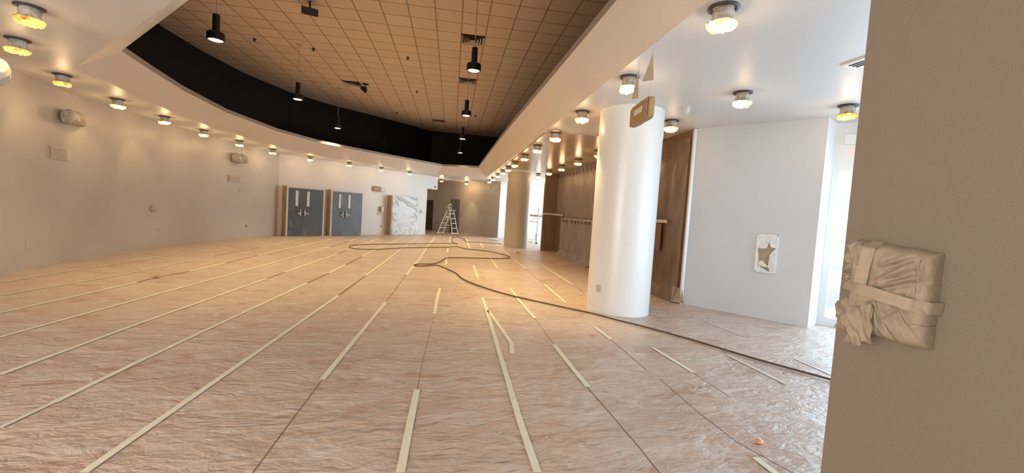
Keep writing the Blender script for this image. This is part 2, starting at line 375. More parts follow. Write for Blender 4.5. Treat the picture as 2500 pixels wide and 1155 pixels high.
# room behind the camera
struct(MB().face([(-9.6, -3.6, 0), (10, -3.6, 0), (10, -3.6, ZC), (-9.6, -3.6, ZC)]).build('wall_back', M['wall'], fix=False))
struct(MB().face([(-9.6, -3.6, 0), (-9.6, -3.6, ZC), (-5.9, 1.2, ZC), (-5.9, 1.2, 0)]).build('wall_left_back', M['wall'], fix=False))

# ------------------------------------------------------------------ window on the right
RVt = (RV.x, RV.y); we = RV+d2*2.6
def ww(s, z, off=0.0): p = RV+d2*s+n2*off; return (p.x, p.y, z)
mb = MB().face([ww(0, 2.72), ww(2.6, 2.72), ww(2.6, ZC), ww(0, ZC)]); struct(mb.build('wall_window_header', M['white']))
def fr(mb, s0, s1, z0, z1, off=0, t=.07):
    mb.mesh([ww(s0, z0, off), ww(s1, z0, off), ww(s1, z1, off), ww(s0, z1, off), ww(s0, z0, off+t), ww(s1, z0, off+t), ww(s1, z1, off+t), ww(s0, z1, off+t)],
            [(0, 1, 2, 3), (7, 6, 5, 4), (0, 4, 5, 1), (3, 2, 6, 7), (0, 3, 7, 4), (1, 5, 6, 2)])
M['frame'] = mat('pale_window_frame', (.62, .66, .70), .35, metal=.2)
M['pane'] = mat('filmed_window_glass', (.80, .90, 1.0), .12, alpha=.22, bump=.01, bscale=6)
mb = MB(); fr(mb, 0, .10, 0, 2.72); fr(mb, 1.15, 1.25, 0, 2.72); fr(mb, 2.5, 2.6, 0, 2.72); fr(mb, .1, 2.5, 2.12, 2.24); fr(mb, .1, 2.5, 2.66, 2.72); fr(mb, .1, 2.5, 0, .14); fr(mb, .1, 1.15, .98, 1.05)
wf = struct(mb.build('window_1', M['frame']))
mb = MB(); fr(mb, .1, 2.5, .14, 2.66, .03, .01); g = mb.build('pane', M['pane']); g.parent = wf; g.location -= wf.location
# painted-over box and disc on the header above the window
def attach(o, parent): o.location -= parent.location; o.parent = parent
mb = MB(); fr(mb, .12, .52, 3.10, 3.28, -.05, .05); tag(mb.build('sign_box', M['white'], bevel=.015), 'small white painted over box on the header above the right window', 'box')
mb = MB(); c = ww(.34, 2.97, 0); e = ww(.34, 2.97, -.04); mb.tube(c, e, .07, 20); tag(mb.build('alarm_disc', M['white']), 'round white disc on the header below the painted over box', 'alarm')

# ------------------------------------------------------------------ doors
def dface(mb, s0, s1, z0, z1, off, t, mi=0):
    mb.mesh([dw(s0, z0, off), dw(s1, z0, off), dw(s1, z1, off), dw(s0, z1, off), dw(s0, z0, off+t), dw(s1, z0, off+t), dw(s1, z1, off+t), dw(s0, z1, off+t)],
            [(0, 1, 2, 3), (7, 6, 5, 4), (0, 4, 5, 1), (3, 2, 6, 7), (0, 3, 7, 4), (1, 5, 6, 2)], mi)
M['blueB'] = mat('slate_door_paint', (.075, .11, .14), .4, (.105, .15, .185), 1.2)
for k, (a, b, h) in enumerate(openings[:2]):
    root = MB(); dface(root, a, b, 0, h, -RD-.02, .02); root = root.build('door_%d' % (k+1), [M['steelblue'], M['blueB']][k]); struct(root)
    mid = (a+b)/2-.18
    for j, (u0, u1) in enumerate(((a+.03, mid-.006), (mid+.006, b-.03))):
        mbl = MB(); dface(mbl, u0, u1, .02, h-.04, -RD, .05); lf = mbl.build('leaf', [M['steelblue'], M['blueB']][k]); attach(lf, root)
        cx_ = mid-.26 if j == 0 else mid+.25
        mbw = MB(); dface(mbw, cx_-.085, cx_+.085, 1.28, 2.0, -RD+.05, .012); fo = mbw.build('lite_frame', M['darkdoor']); fo.location -= root.location+lf.location; fo.parent = lf
        mbw = MB(); dface(mbw, cx_-.06, cx_+.06, 1.31, 1.97, -RD+.06, .01); lo_ = mbw.build('window_lite', M['lite']); lo_.location -= root.location+lf.location; lo_.parent = lf
        hx = mid+(-.10 if j == 0 else .10)
        mbh = MB(); p = Vector(dw(hx, 1.02, -RD+.10)); mbh.tube(p-Vector((0, 0, .13)), p+Vector((0, 0, .13)), .028); mbh.tube(Vector(dw(hx-.02, 1.02, -RD+.04)), Vector(dw(hx, 1.02, -RD+.12)), .02)
        q_ = Vector(dw(hx+(-.14 if j == 0 else .16), .98, -RD+.12)); mbh.tube(p, q_, .026); ho = mbh.build('handle', M['bucket']); ho.location -= root.location+lf.location; ho.parent = lf
a3, b3, h3 = openings[2]
mbq = MB(); dface(mbq, a3, b3, 0, h3, -RD-.02, .02); r3 = struct(mbq.build('door_3', M['greywall']))
mbq = MB(); dface(mbq, a3+.04, b3-.04, .02, h3-.04, -RD, .05); lf = mbq.build('leaf', M['greywall']); attach(lf, r3)
mbq = MB(); p = Vector(dw(b3-.15, 1.02, -RD+.10)); mbq.tube(p, Vector(dw(b3-.30, 1.02, -RD+.10)), .02); mbq.tube(p, Vector(dw(b3-.15, 1.02, -RD+.03)), .025); ho = mbq.build('handle', M['metal']); attach(ho, lf); ho.location -= r3.location
# jamb trims
for k, (a, b, h) in enumerate(openings):
    mbq = MB(); dface(mbq, a-.07, a, 0, h+.07, -RD+.0, .05); dface(mbq, b, b+.07, 0, h+.07, -RD+.0, .05); dface(mbq, a, b, h, h+.07, -RD+.0, .05)
    dface(mbq, a-.07, a, 0, h+.07, .001, -RD-.002, 1); dface(mbq, b, b+.07, 0, h+.07, .001, -RD-.002, 0); dface(mbq, a, b, h, h+.07, .001, -RD-.002, 0)
    struct(mbq.build('trim_%d' % (k+3), [M['wall'], M['reveal']]))
def wrinkle(u, v, seed, f=3., ridge=1.0):
    n_ = noise.noise(Vector((u*f, v*f, seed))); r_ = 1-abs(noise.noise(Vector((u*f*1.7+v*f, v*f*.8, seed+9))))*2
    return n_*.6+ridge*max(0, r_-.55)*1.2
def film_sheet(name, fn, nu, nv, m_, label, cat, group=None):
    mbx = MB().grid(fn, nu, nv); o = mbx.build(name, m_, smooth=True, fix=False)
    return tag(o, label, cat, group)
for k, (a, b, h) in enumerate(openings):
    hx, hz = (a+b)/2-.18, 1.02
    def fn(u, v, a=a, b=b, h=h, k=k, hx=hx, hz=hz):
        s_ = a-.05+(b-a+.10)*u; z_ = .0+(h+.05)*v
        if k < 2:
            ang = math.atan2(z_-hz, s_-hx); rr = math.hypot(s_-hx, z_-hz)
            o_ = .05*wrinkle(s_, z_, k*3+.5, 2.2)+.05*max(0, math.sin(ang*7+k))*min(1, rr)*math.exp(-rr*.8)
            o_ -= .10*math.sin(math.pi*u)*math.sin(math.pi*v)
        else:
            o_ = .05*wrinkle(s_, z_, 4.4, 2)+.05*math.sin(math.atan2(h+.3-z_, s_-a+.25)*17+2*noise.noise(Vector((s_*2, z_*2, 1))))*math.sin(math.pi*u)*v+.04*max(0, math.sin(math.atan2(z_+.1, s_-a+.1)*11))*(1-v)**2-.08*math.sin(math.pi*u)*math.sin(math.pi*v)
        return dw(s_, max(z_, .01), .395+max(-.015, o_))
    film_sheet('masking_film', fn, 44, 60, M['film_door'] if k < 2 else M['film_white'],
        ['clear masking film over the left, darker pair of grey blue double doors', 'clear masking film over the right, lighter pair of grey blue double doors', 'milky wrinkled masking film over the single doorway nearest the ladder'][k], 'plastic sheet')

# ------------------------------------------------------------------ rosin paper tapes on the floor
TP = [
 ([(205, 1155), (400, 1019), (620, 866), (826, 722)], .05, 'long straight tape strip running from the bottom left edge up to mid floor'),
 ([(892, 674), (930, 646), (976, 611), (1024, 578)], .05, 'long tape strip ahead of the bottom left one, ending towards the ladder'),
 ([(0, 1045.6), (131, 984)], .035, 'thin brownish tape end at the left edge of the floor, nearest the front'),
 ([(131, 984), (330, 888), (540, 789), (750, 691.5)], .05, 'long tape strip starting at the brownish tape end on the left'),
 ([(803.5, 667), (844, 647)], .06, 'short tape patch between two dark paper gaps in mid floor'),
 ([(883, 627), (930, 604), (985, 578)], .06, 'tape strip beyond the short patch, pointing at the third doorway'),
 ([(0, 915.8), (330, 794), (651, 680.6)], .05, 'long tape strip crossing the purple shaded paper at the left'),
 ([(695, 665), (823, 620.5)], .06, 'medium tape strip between dark gaps in front of the double doors'),
 ([(847, 611.5), (928, 581.5)], .07, 'tape strip ending in front of the third doorway frame'),
 ([(0, 824), (320, 736), (638, 650), (805, 603.4)], .05, 'very long tape strip, fourth line from the left wall'),
 ([(853, 589), (880, 580)], .08, 'tape stub at the foot of the right double doors'),
 ([(0, 764.5), (170, 727), (334, 689.5)], .045, 'left tape strip ending at the small dark tear'),
 ([(463, 663), (551, 642)], .06, 'short tape strip right of the small dark tear'),
 ([(630, 624), (700, 607.5), (832, 580)], .07, 'tape strip reaching the wall between the double doors'),
 ([(0, 722), (260, 678), (519.6, 626.5)], .045, 'faint tape strip two lines from the left wall'),
 ([(0, 690.6), (210, 656), (419, 624)], .04, 'faint tape strip nearest the left wall'),
 ([(634, 604), (735, 584)], .07, 'faint tape strip in front of the left double doors'),
 ([(786.6, 927.6), (860, 838), (942, 738)], .052, 'tape strip with square end in the middle, left of the centre line'),
 ([(992, 671), (1010, 650), (1027, 628.6), (1045, 600)], .055, 'tape strip crossed by the small hose loop'),
 ([(1046, 599), (1061.5, 580)], .07, 'tape strip crossed by the far hose loop, left of the ladder'),
 ([(977.6, 1155), (998, 1050), (1018, 952)], .054, 'short tape strip at the bottom centre edge'),
 ([(1060.4, 767), (1066, 735), (1074, 704)], .052, 'short tape strip further along the bottom centre line'),
 ([(1088.5, 647.5), (1090, 632.5)], .06, 'tiny tape piece right of the small hose loop'),
 ([(1092.4, 617.5), (1093, 605.5)], .07, 'tiny tape piece inside the wide hose loop'),
 ([(1098, 592), (1100, 579)], .08, 'tiny tape piece in front of the ladder feet'),
 ([(1312.5, 1155), (1271, 1035), (1224, 877), (1178.5, 726.8)], .052, 'longest tape strip right of centre, forming the left arm of the V'),
 ([(1180, 729), (1264, 731)], .035, 'cross strip of tape joining the V to the next line'),
 ([(1228, 735), (1270, 738)], .025, 'narrow cross strip just in front of the joining strip'),
 ([(1192, 759), (1222, 800), (1249.5, 840), (1250, 864.6)], .055, 'bent tape strip forming the right arm of the V'),
 ([(1245.5, 704), (1269, 735.5), (1306.5, 778)], .055, 'kinked tape strip right of the V, crossed by the hose'),
 ([(1352, 842), (1395, 896), (1436, 946)], .052, 'tape strip alone below the thick column on the left'),
 ([(1156, 647.5), (1166.5, 679.6)], .06, 'short tape piece in mid floor beyond the hose bend'),
 ([(1195, 627), (1205, 641), (1214.5, 655)], .06, 'short tape piece beneath the right end of the hose loop'),
 ([(1254, 633), (1283.5, 656.5)], .06, 'short tape piece in front of the far tan column'),
 ([(1294, 629.5), (1345, 662), (1399, 695.5)], .055, 'long tape strip beside the film covered wall'),
 ([(1328.5, 694), (1381, 739)], .05, 'tape strip left of the thick column base'),
 ([(1210, 595), (1244.5, 624.4)], .06, 'tape strip leading to the far tan column'),
 ([(1171, 593.5), (1181.5, 605.5)], .08, 'small far tape piece left of the tan column'),
 ([(1138.6, 584.5), (1148.5, 610)], .07, 'small far tape piece right of the ladder'),
 ([(1042, 632.5), (1073.5, 635)], .06, 'faint cross tape piece above the small hose loop'),
 ([(1451, 797.7), (1492.6, 830)], .05, 'short tape strip in front of the thick column base'),
 ([(1593, 849), (1693.4, 910.7)], .05, 'tape strip in the right floor, just in front of the hose'),
 ([(1776, 867.4), (1918, 938.3)], .045, 'long thin tape strip on the right, passing close to the hose'),
 ([(1941.5, 877), (2031, 916.6)], .04, 'faint tape strip by the right wall edge, beyond the hose'),
 ([(1843, 1118), (1900, 1162)], .052, 'tape end at the bottom edge beside the beige wall'),
 ([(1715, 782.7), (1811.6, 820)], .04, 'faint bluish tape strip behind the hose near the white wall'),
 ([(1345, 632.5), (1375, 646)], .05, 'faint tape piece at the foot of the far film covered wall'),
 ([(1429, 718), (1447, 727)], .05, 'tape stub touching the left side of the thick column'),
 ([(1255, 607), (1285, 623.5)], .05, 'faint tape piece in front of the tan column base'),
]
for px, wd, lab in TP:
    far = min(p[1] for p in px) < 640
    mb = strip_faces(MB(), px, wd, .006, 0, thick=.004)
    tag(mb.build('masking_tape_strip', M['tape_pale'] if 'faint' in lab or 'thin' in lab else M['tape'], fix=False), lab, 'tape', 'masking tape strips on the floor paper')

# ------------------------------------------------------------------ hose
HP = [(2062, 940), (2031, 927.6), (1930, 900), (1833, 873), (1676, 826), (1573, 797.7), (1502, 780), (1446, 765), (1360, 746.5), (1252, 722.5), (1180, 701.5), (1132, 682), (1111, 665.5), (1084, 653.5), (1064.5, 647.5), (1030, 649.6), (1010.5, 647.5), (1024, 644.5), (1054, 644.5), (1072, 640), (1087, 631.6), (1105, 629), (1180, 630.4), (1231, 631), (1244.5, 628), (1231, 622), (1192, 613.6), (1135, 607), (1114, 602), (1090, 603.4), (1000, 604.6), (910, 609), (862, 606.4), (853, 602.5), (868, 598), (970, 595.6), (1102, 594), (1116, 595.5), (1105, 590.5), (1102, 583.5), (1114, 578), (1132, 583), (1141, 590.5), (1180, 592), (1226, 596)]
pts = smooth_path([at_z(x, y, .021) for x, y in HP], 6)
def sweep(pts, r, n=8):
    vs_, fs = [], []
    for i, p in enumerate(pts):
        d = (pts[min(i+1, len(pts)-1)]-pts[max(i-1, 0)]).normalized(); s_ = d.cross(Vector((0, 0, 1)))
        s_ = s_.normalized() if s_.length > 1e-4 else Vector((1, 0, 0)); u_ = s_.cross(d)
        for k in range(n): a = math.tau*k/n; vs_.append(p+s_*math.cos(a)*r+u_*math.sin(a)*r)
    for i in range(len(pts)-1):
        for k in range(n): fs.append((i*n+k, i*n+(k+1) % n, (i+1)*n+(k+1) % n, (i+1)*n+k))
    return vs_, fs
v_, f_ = sweep(pts, .0135)
tag(MB().mesh(v_, f_).build('air_hose', M['cord'], smooth=True), 'long thin brown hose looping across the paper covered floor', 'hose')

# ------------------------------------------------------------------ ceiling can lamps wrapped in masking paper
def can_variant(seed):
    rnd = random.Random(seed)
    ring = MB().lathe([(.088, -.004), (.125, -.002), (.128, -.014), (.10, -.022), (.088, -.016)], 28, cap=False)
    ribs = MB()
    for k in range(16):
        a = math.tau*k/16; ribs.bar((.095*math.cos(a), .095*math.sin(a), -.005), (.095*math.cos(a), .095*math.sin(a), -.045), .006, .006)
    def fnw(r, z, a, i):
        n1 = noise.noise(Vector((math.cos(a)*2.2, math.sin(a)*2.2, seed+z*9))); n2_ = noise.noise(Vector((math.cos(a)*6, math.sin(a)*6, seed+z*22+5)))
        k = min(1, i/3); return r*(1+k*(.16*n1+.14*n2_)), z+k*.02*n2_
    wrap = MB().lathe([(.078, -.012), (.086, -.035), (.090, -.06), (.084, -.085), (.092, -.112), (.114, -.138)], 40, cap=False, fn=fnw)
    tl = rnd.uniform(-.30, .30); th_ = rnd.uniform(0, 6.28)
    def fng(r, z, a, i):
        n1 = noise.noise(Vector((math.cos(a)*2.2, math.sin(a)*2.2, seed-.138*9))); n2_ = noise.noise(Vector((math.cos(a)*5*r/.1, math.sin(a)*5*r/.1, seed+3)))
        return r*(1+.16*n1+.14*n2_), z+r*tl*math.cos(a-th_)*min(1, i/2)+.035*n2_*min(1, i)
    glow = MB().lathe([(.115, -.136), (.123, -.150), (.116, -.172), (.095, -.184), (.065, -.188), (.03, -.180), (.005, -.176)], 40, cap=False, fn=fng)
    return ring, ribs, wrap, glow
protos = []
def can_root(loc, label, group, rz):
    return empty('wrapped_can_lamp', loc, label, 'ceiling lamp', group, rz)
can_meshes = []
for s_ in range(5):
    ring, ribs, wrap, glow = can_variant(s_*3.7+1.3)
    can_meshes.append((ring, ribs, wrap, glow))
first = {}; glow_mesh = {}
CAN_W = 4.5
def place_can(loc, label, group, var, energy=1.0, glow_m='glow'):
    rz = (var*1.9+loc[0]*3) % 6.28
    root = can_root(loc, label, group, rz)
    if var not in first:
        ring, ribs, wrap, glow = can_meshes[var]
        r_ = ring.build('lamp_ring', M['ring'], root, smooth=True)
        w_ = wrap.build('paper_wrap', M['bagpaper'], root, smooth=False); g_ = glow.build('lit_paper', M['glow'], root, smooth=True)
        first[var] = root; glow_mesh[var] = g_.data
        for ch in (r_, w_, g_): ch.location = (0, 0, 0)
    else:
        for ch in list(first[var].children):
            if ch.type == 'MESH':
                c_ = copy_tree(ch, root)
                if ch.name.startswith('lit_paper'): c_.data = glow_mesh[var]
    if 'curved' in label and loc[1] < 9 or 'corner above' in label:
        for ch in root.children:
            if ch.name.startswith('lit_paper'): ch.data = ch.data.copy(); ch.data.materials[0] = M['glow_orange']
    l = bpy.data.lights.new('can_light', 'POINT'); l.energy = CAN_W*energy; l.color = (1, .66, .34); l.shadow_soft_size = .06
    lo_ = bpy.data.objects.new('can_light', l); C.objects.link(lo_); lo_.parent = root; lo_.location = (0, 0, -.29)
    return root
ordn = ['nearest', 'second', 'third', 'fourth', 'fifth', 'sixth', 'seventh', 'eighth', 'ninth', 'tenth', 'eleventh', 'last']
LC = [((-4.6, 5.4), .6), ((-5.8, 6.65), .6), ((-6.75, 8.5), 1), ((-7.15, 10.3), 1), ((-7.33, 12.1), 1.2), ((-7.42, 14.0), 1.4), ((-7.33, 15.95), 1.4), ((-7.0, 17.85), 1.4), ((-6.14, 19.55), 1.4), ((-4.85, 20.92), 1.5), ((-3.6, 22.26), 1.5), ((-2.32, 23.49), 1.5)]
for k, ((x, y), e) in enumerate(LC):
    lab = 'paper wrapped can lamp in the curved left ceiling row, %s from the camera' % ordn[k] if 0 < k < 11 else ('paper wrapped can lamp at the top left corner, nearest of the curved row' if k == 0 else 'paper wrapped can lamp at the far end of the curved left row')
    place_can((x, y, ZC), lab, 'can lamps along the curved left wall', k % 5, e)
RC = [3.5, 5.45, 7.45, 9.4, 11.35, 13.3, 15.3, 17.1, 18.9, 20.8, 23.2, 25.2]
for k, y in enumerate(RC):
    lab = ['large lit can lamp nearest the camera, right of the cream beam', 'crumpled can lamp beside the two hanging paper strips', 'can lamp left of the thick column beside the beam'][k] if k < 3 else 'can lamp in the row right of the beam, %s counting away from the camera' % ordn[k]
    place_can((2.22-.01*k, y, ZC if not 9.3 < y < 18 else 3.45), lab, 'can lamps along the beam', (k*2+1) % 5, 1.0)
RC2 = [((3.92, 5.55), 'can lamp on the bluish ceiling right of the thick column, standing alone'), ((3.9, 7.45), 'pale can lamp touching the right edge of the thick column'), ((5.65, 5.6), 'can lamp in the corner above the right window'),
       ((3.9, 11.35), 'can lamp touching the left edge of the thick column top'), ((3.89, 13.3), 'dim orange can lamp next left of the column touching one'), ((3.88, 15.3), 'bright can lamp above the film covered wall, mid way'), ((3.85, 17.2), 'can lamp hanging over the dark near corner of the film covered wall'), ((3.83, 19.3), 'can lamp right of the tan column top'), ((3.8, 21.2), 'small can lamp farthest right of the tan column')]
for k, ((x, y), lab) in enumerate(RC2):
    place_can((x, y, ZC if not 9.3 < y < 18 else 3.45), lab, 'can lamps of the right ceiling', (k*3) % 5, 1.0 if k > 1 else .5)
place_can((.85, 28.3, ZC), 'square bright lamp on the ceiling above the far grey wall', 'can lamps at the far wall', 3, 4)
place_can((-.75, 27.6, ZC), 'small lamp right of the ceiling corner above the ladder', 'can lamps at the far wall', 1, 4)

def beam(loc, power, deg, col=(1, .74, .36), tgt=None):        # spot under a can
    l = bpy.data.lights.new('can_beam', 'SPOT'); l.energy = power; l.color = col; l.spot_size = math.radians(deg); l.spot_blend = .7; l.shadow_soft_size = .05
    o = bpy.data.objects.new('can_beam', l); C.objects.link(o); o.location = loc
    if tgt: o.rotation_euler = (Vector(tgt)-Vector(loc)).to_track_quat('-Z', 'Y').to_euler()
beam((2.2, 7.45, 3.22), 160, 80); beam((2.18, 9.4, 3.2), 110, 90); beam((2.16, 11.35, 3.2), 90, 90)
beam((.95, 28.45, 3.1), 60, 52, (1, .84, .45), (1.25, 28.75, 0))
for q_ in (2, 3, 4): beam((*LC[q_][0], 3.2), 14, 70, tgt=(LC[q_][0][0]-1.2, LC[q_][0][1]+.4, 1.6))  # added spots aimed at the left wall, standing in for its glare patches
# ------------------------------------------------------------------ pendants
def make_pendant(loc, lab):
    root = empty('pendant_lamp', loc, lab, 'pendant lamp', 'black pendant lamps under the tiled ceiling')
    MB().lathe([(.075, 0), (.075, -.02), (.03, -.045)], 20).build('canopy', M['grille'], root)
    MB().tube((0, 0, -.03), (0, 0, -1.10), .008, 8).build('rod', M['grille'], root)
    MB().lathe([(.058, -1.09), (.062, -1.10), (.062, -1.42), (.058, -1.43)], 24).build('cylinder', M['darkmetal'], root, smooth=False)
    MB().lathe([(.06, -1.40), (.125, -1.415), (.15, -1.44), (.15, -1.56), (.135, -1.575), (.125, -1.56), (.12, -1.50)], 28, cap=False).build('lamp_head', M['darkmetal'], root, smooth=False)
    MB().lathe([(.118, -1.545), (.10, -1.566), (.06, -1.576), (.01, -1.58)], 28, cap=False).build('bulb', M['bulb'], root, smooth=True)
    return root
PL = [((.29, 9.12), 'black pendant lamp nearest in the right pendant row, over the large grille'), ((.28, 13.45), 'second black pendant lamp of the right row, below the middle grille'), ((.27, 17.85), 'third black pendant lamp of the right row, against the ceiling end'), ((.26, 22.2), 'farthest pendant lamp, small bright bulb against the black wall'),
      ((-4.6, 9.0), 'black pendant lamp nearest in the left row, before the black curved wall'), ((-4.62, 13.4), 'second black pendant lamp of the left row, touching the black wall top'), ((-4.65, 17.9), 'third black pendant lamp of the left row, entirely before the black wall')]
pp = None
for (x, y), lab in PL:
    if pp is None: o = pp = make_pendant((x, y, ZB), lab)
    else: o = copy_tree(pp); o.location = (x, y, ZB); o['label'] = lab
    for ch in []: pass
    l = bpy.data.lights.new('pendant_light', 'SPOT'); l.energy = 470; l.color = (1, .76, .40); l.spot_size = math.radians(105); l.spot_blend = .9; l.shadow_soft_size = .08
    lo_ = bpy.data.objects.new('pendant_light', l); C.objects.link(lo_); lo_.location = (x, y, ZB-1.62)

# ------------------------------------------------------------------ ceiling grilles, sprinklers, projector
def grille(x, y, lab):
    root = empty('ceiling_grille', (x, y, ZB), lab, 'air grille', 'square air grilles in the tiled ceiling')
    MB().box((0, 0, -.004), (.60, .60, .006)).build('duct_opening', M['void'], root)
    for k, hs in enumerate((.295, .215, .145, .08)):
        mb = MB(); t = .022 if k else .03; z0, z1 = -.008-.004*k, -.04
        for (sx, sy_) in ((1, 0), (-1, 0), (0, 1), (0, -1)):
            tx, ty = -sy_, sx
            a_ = [(sx*hs+tx*hs, sy_*hs+ty*hs), (sx*hs-tx*hs, sy_*hs-ty*hs)]; h2 = hs-t*1.5
            b_ = [(sx*h2-tx*h2, sy_*h2-ty*h2), (sx*h2+tx*h2, sy_*h2+ty*h2)]
            mb.face([(*a_[0], z1), (*a_[1], z1), (*b_[0], z0), (*b_[1], z0)])
        mb.build('louvre', M['grille'], root, fix=False)
    MB().box((0, 0, -.03), (.09, .09, .01)).build('centre_plate', M['grille'], root)
for x, y, lab in ((.30, 11.53, 'largest square air grille, nearest of the row behind the right pendants'), (.30, 15.19, 'middle square air grille between the right pendants'), (-3.96, 17.03, 'square air grille beside the dark speaker in the left ceiling'), (-.92, 22.52, 'farthest square air grille at the end of the tiled ceiling')):
    grille(x, y, lab)
for x, y, lab in ((-5.81, 13.35, 'dark sprinkler head in the left ceiling tiles'), (-1.56, 13.45, 'dark sprinkler head in the middle of the ceiling tiles'), (-1.59, 17.15, 'dark sprinkler head beyond the middle one'), (-2.87, 21.4, 'tiny far sprinkler head left of the last grille'), (.85, 20.4, 'tiny sprinkler head right of the third pendant'), (-4.3, 13.6, 'small dark sprinkler head beside the left pendant rod')):
    tag(MB().lathe([(.05, 0), (.05, -.008), (.02, -.02), (.018, -.05), (.045, -.06), (.04, -.07), (.01, -.072)], 14, (x, y, ZB)).build('sprinkler', M['darkmetal']), lab, 'sprinkler', 'sprinkler heads in the tiled ceiling')
r = empty('ceiling_speaker', (-3.45, 16.9, ZB), 'dark angled speaker hanging beside the left air grille', 'speaker')
MB().tube((0, 0, 0), (0, 0, -.14), .02).build('bracket', M['darkmetal'], r)
MB().lathe([(.04, 0), (.10, -.05), (.14, -.17), (.13, -.185), (.02, -.17)], 18).build('horn', M['darkmetal'], r).matrix_local = Matrix.Translation((.02, 0, -.12)) @ Matrix.Rotation(.7, 4, 'Y')
MB().box((0, 0, 0), (.20, .16, .02)).build('base_plate', M['darkmetal'], r).location = (0, 0, -.01)
pj = at_z(757, 3, ZB); r = empty('projector', (pj.x, pj.y, ZB), 'dark boxy floodlight fixture at the top edge of the tiled ceiling', 'floodlight')
Rp = Matrix.Rotation(.35, 3, 'Z') @ Matrix.Rotation(.45, 3, 'X')
MB().tube((0, 0, 0), (0, 0, -.16), .02).build('stem', M['darkmetal'], r)
MB().box((0, 0, -.22), (.34, .26, .14), M=Rp).build('housing', M['darkmetal'], r)
mb = MB(); dn = Rp @ Vector((0, 0, -.072)); c_ = Vector((0, 0, -.22))+dn; mb.box(c_, (.24, .17, .008), M=Rp); mb.build('lens_panel', mat('dull_amber_glass', (.30, .20, .12), .3), r)
# right ceiling: linear grille, wrapped sprinkler, flush plate
a_, b_, c_ = at_z(2052, 158, ZC), at_z(2108, 139, ZC), at_z(2112, 157, ZC)
r = empty('linear_grille', (a_.x, a_.y, ZC), 'white slotted air grille in the right ceiling beside the beige wall', 'air grille')
dx = (b_-a_); dx2 = Vector((dx.x, dx.y, 0)).normalized(); nx = Vector((-dx2.y, dx2.x, 0)); nx = nx if nx.dot(c_-a_) > 0 else -nx
MB().mesh([(0, 0, -.02), tuple(dx2*1.2+Vector((0, 0, -.02))), tuple(dx2*1.2+nx*.22+Vector((0, 0, -.02))), tuple(nx*.22+Vector((0, 0, -.02))), (0, 0, 0), tuple(dx2*1.2), tuple(dx2*1.2+nx*.22), tuple(nx*.22)], [(0, 1, 2, 3), (0, 4, 5, 1), (3, 2, 6, 7), (0, 3, 7, 4), (1, 5, 6, 2)]).build('grille_frame', M['white'], r)
for k in range(3):
    o_ = nx*(.06+.05*k)+dx2*.05+Vector((0, 0, -.023)); MB().bar(o_, o_+dx2*1.1, .018, .004).build('slot', M['void'], r)
sp_ = at_z(1677, 263, ZC)
def lumpy(w_, d_, h_, amp, seed, n=22, p=4., f=6):
    mbx = MB(); vs_ = []
    for j in range(n+1):
        for i in range(2*n):
            th2 = math.pi*j/n; ph = math.tau*i/(2*n)
            d = Vector((math.sin(th2)*math.cos(ph), math.sin(th2)*math.sin(ph), math.cos(th2)))
            q = (abs(d.x)**p+abs(d.y)**p+abs(d.z)**p)**(-1/p)
            v = Vector((d.x*q*w_/2, d.y*q*d_/2, d.z*q*h_/2))
            a = noise.noise(v*f+Vector((seed, 0, 0))); b2 = 1-2*abs(noise.noise(v*f*1.8+Vector((0, seed, 0)))); vs_.append(v+d*amp*(a+.7*b2))
    fs = [(j*2*n+i, j*2*n+(i+1) % (2*n), (j+1)*2*n+(i+1) % (2*n), (j+1)*2*n+i) for j in range(n) for i in range(2*n)]
    return mbx.mesh(vs_, fs)
M['wraplight'] = mat('pale_crumpled_film', (.55, .52, .46), .35, (.64, .62, .58), 8, bump=.01, bscale=15)
r = empty('wrapped_sprinkler', (sp_.x, sp_.y, ZC), 'small white wrapped cone on the ceiling right of the thick column', 'sprinkler')
MB().lathe([(.055, 0), (.06, -.01), (.02, -.02)], 18).build('collar', M['white'], r)
MB().lathe([(.05, -.01), (.055, -.03), (.03, -.09), (.006, -.12)], 14).build('paper_cone', M['wraplight'], r)

# ------------------------------------------------------------------ hanging wrapped sign with two paper strips on its wires
A = at_z(1561, 150, ZC); B = at_z(1595, 116, ZC)
dd = (B-A).normalized(); r = empty('wrapped_hanging_sign', ((A.x+B.x)/2, (A.y+B.y)/2, 2.75), 'brown paper wrapped sign box hanging on two wires before the thick column', 'hanging sign')
org = r.location.copy(); L_ = (B-A).length; nn = Vector((-dd.y, dd.x, 0))
ang = math.atan2(dd.y, dd.x)
o = lumpy(L_+.20, .075, .235, .004, 3, 26, 9).build('paper_wrap', M['kraft_sign'] if 'kraft_sign' in M else M['kraft'], r); o.rotation_euler = (0, 0, ang); o.location = (0, 0, .08)
side = -1 if nn.dot(-Vector((A.x, A.y, 0))) < 0 else 1
o = MB().box((0, side*.042, 0), (.26, .006, .065)).build('tape_patch', M['tape_pale'], r); o.rotation_euler = (0, 0, ang); o.location = (.0, 0, .095)
o = MB().box((L_/2+.06, side*.044, 0), (.03, .006, .20)).build('tape_end', M['kraft'], r); o.rotation_euler = (0, 0, ang); o.location = (0, 0, .08)
for P_ in (A, B):
    q = Vector((P_.x, P_.y, ZC))-org; MB().tube(q, (q.x, q.y, .17), .003, 6).build('wire', M['metal'], r)
